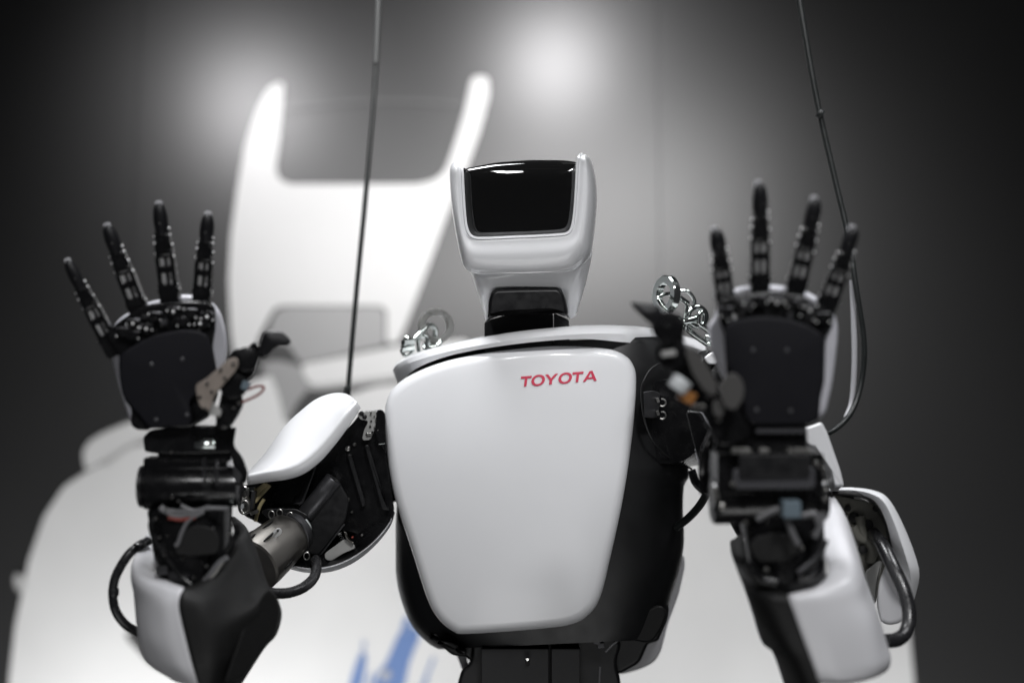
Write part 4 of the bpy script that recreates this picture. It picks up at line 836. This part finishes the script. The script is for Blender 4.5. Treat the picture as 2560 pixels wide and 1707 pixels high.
a, b = K4([(610, 520), (790, 650)]); cyl('link_bar', P(*a, D4 + .008), P(*b, D4 + .012), .0032, CHROME, cr_)
t = MB(); c = P(*K4([(930, 860)])[0], D4 + .02); tubeg(t, [c + (RT * math.cos(a_) + UP * math.sin(a_)) * .0115 + FW * math.cos(a_) * .004 for a_ in np.linspace(0, 2 * math.pi, 17)[:-1]], .0036, n=3, seg=12, closed=True); t.build('link', CHROME, cr_)
t = MB(); tubeg(t, PP([(*K4([q])[0], D4 + .05) for q in ((620, 430), (760, 440), (850, 520), (890, 620), (860, 760))]), .0024); t.build('link', CHROME, cr_)
a, b = K4([(690, 950), (930, 880)]); cyl('shackle_bar', P(*a, D4 - .012), P(*b, D4 - .004), .0042, CHROME, cr_)
t = MB(); stadium(t, P(*K4([(1000, 890)])[0], D4 - .004), (UP + RT * .1).normalized(), (RT * .8 + FW * .5).normalized(), .007, .0042, .0028); t.build('link', CHROME, cr_)
t = MB(); stadium(t, P(*K4([(1000, 1120)])[0], D4 + .02), (RT - UP * .75).normalized(), (UP * .6 + RT * .5).normalized(), .022, .007, .0036); t.build('link', CHROME, cr_)
t = MB(); tubeg(t, PP([(*K4([q])[0], D4 + dd) for q, dd in (((1060, 1190), .03), ((1210, 1240), .03), ((1290, 1390), .02), ((1250, 1560), -.02))]), .0038); t.build('link', CHROME, cr_)
lathe('bolt_head', P(*K4([(640, 880)])[0], D4 - .022), P(*K4([(660, 960)])[0], D4 - .01), [(0, .003), (.2, .0042), (1, .0042)], CHROME, cr_, 8)
# hanging cables
ca = root('hanging_cable', P(870, 970, 1.98), 'thin dark straight cable hanging from above, left of the robot head', 'cable', None)
tube('cable_line', PP([(955, -420, 2.04), (945, 0, 2.03), (938, 200, 2.02), (915, 480, 2.0), (892, 720, 1.98), (868, 1000, 1.96), (866, 1040, 1.95)]), .0036, CABLE, ca)
tube('upper_sleeve', PP([(957, -420, 2.036), (946, 0, 2.026), (940, 160, 2.02)]), .0044, CABLED, ca)
cyl('crimp', P(869, 965, 1.955), P(867, 1000, 1.955), .005, CABLE, ca)
cb = root('hanging_cable', P(2075, 1080, 1.80), 'slack dark cable falling from above and looping behind the raised right-hand hand', 'cable', None)
tube('cable_line', PP([(1950, -300, 1.84), (1998, 0, 1.83), (2040, 240, 1.82), (2085, 440, 1.81), (2118, 580, 1.80), (2140, 720, 1.79), (2160, 860, 1.79), (2152, 960, 1.79), (2125, 1035, 1.78), (2075, 1080, 1.76), (2030, 1085, 1.74), (1960, 1110, 1.68), (1890, 1160, 1.62)]), .0036, CABLE, cb)
tube('grey_strand', PP([(2130, 700, 1.80), (2134, 800, 1.80), (2136, 900, 1.80), (2130, 1000, 1.80), (2115, 1045, 1.79)]), .0034, CABLEW, cb)
for y, x in ((285, 2050),): cyl('cable_tie', P(x - 6, y - 4, 1.812 if y < 500 else 1.78), P(x + 6, y + 4, 1.812 if y < 500 else 1.78), .0062, CABLE, cb)
gc = tube('arm_cable', PP([(1690, 1318, 1.72), (1720, 1295, 1.70), (1750, 1262, 1.66), (1770, 1225, 1.62), (1780, 1190, 1.58)]), .0048, CABLE, rb)
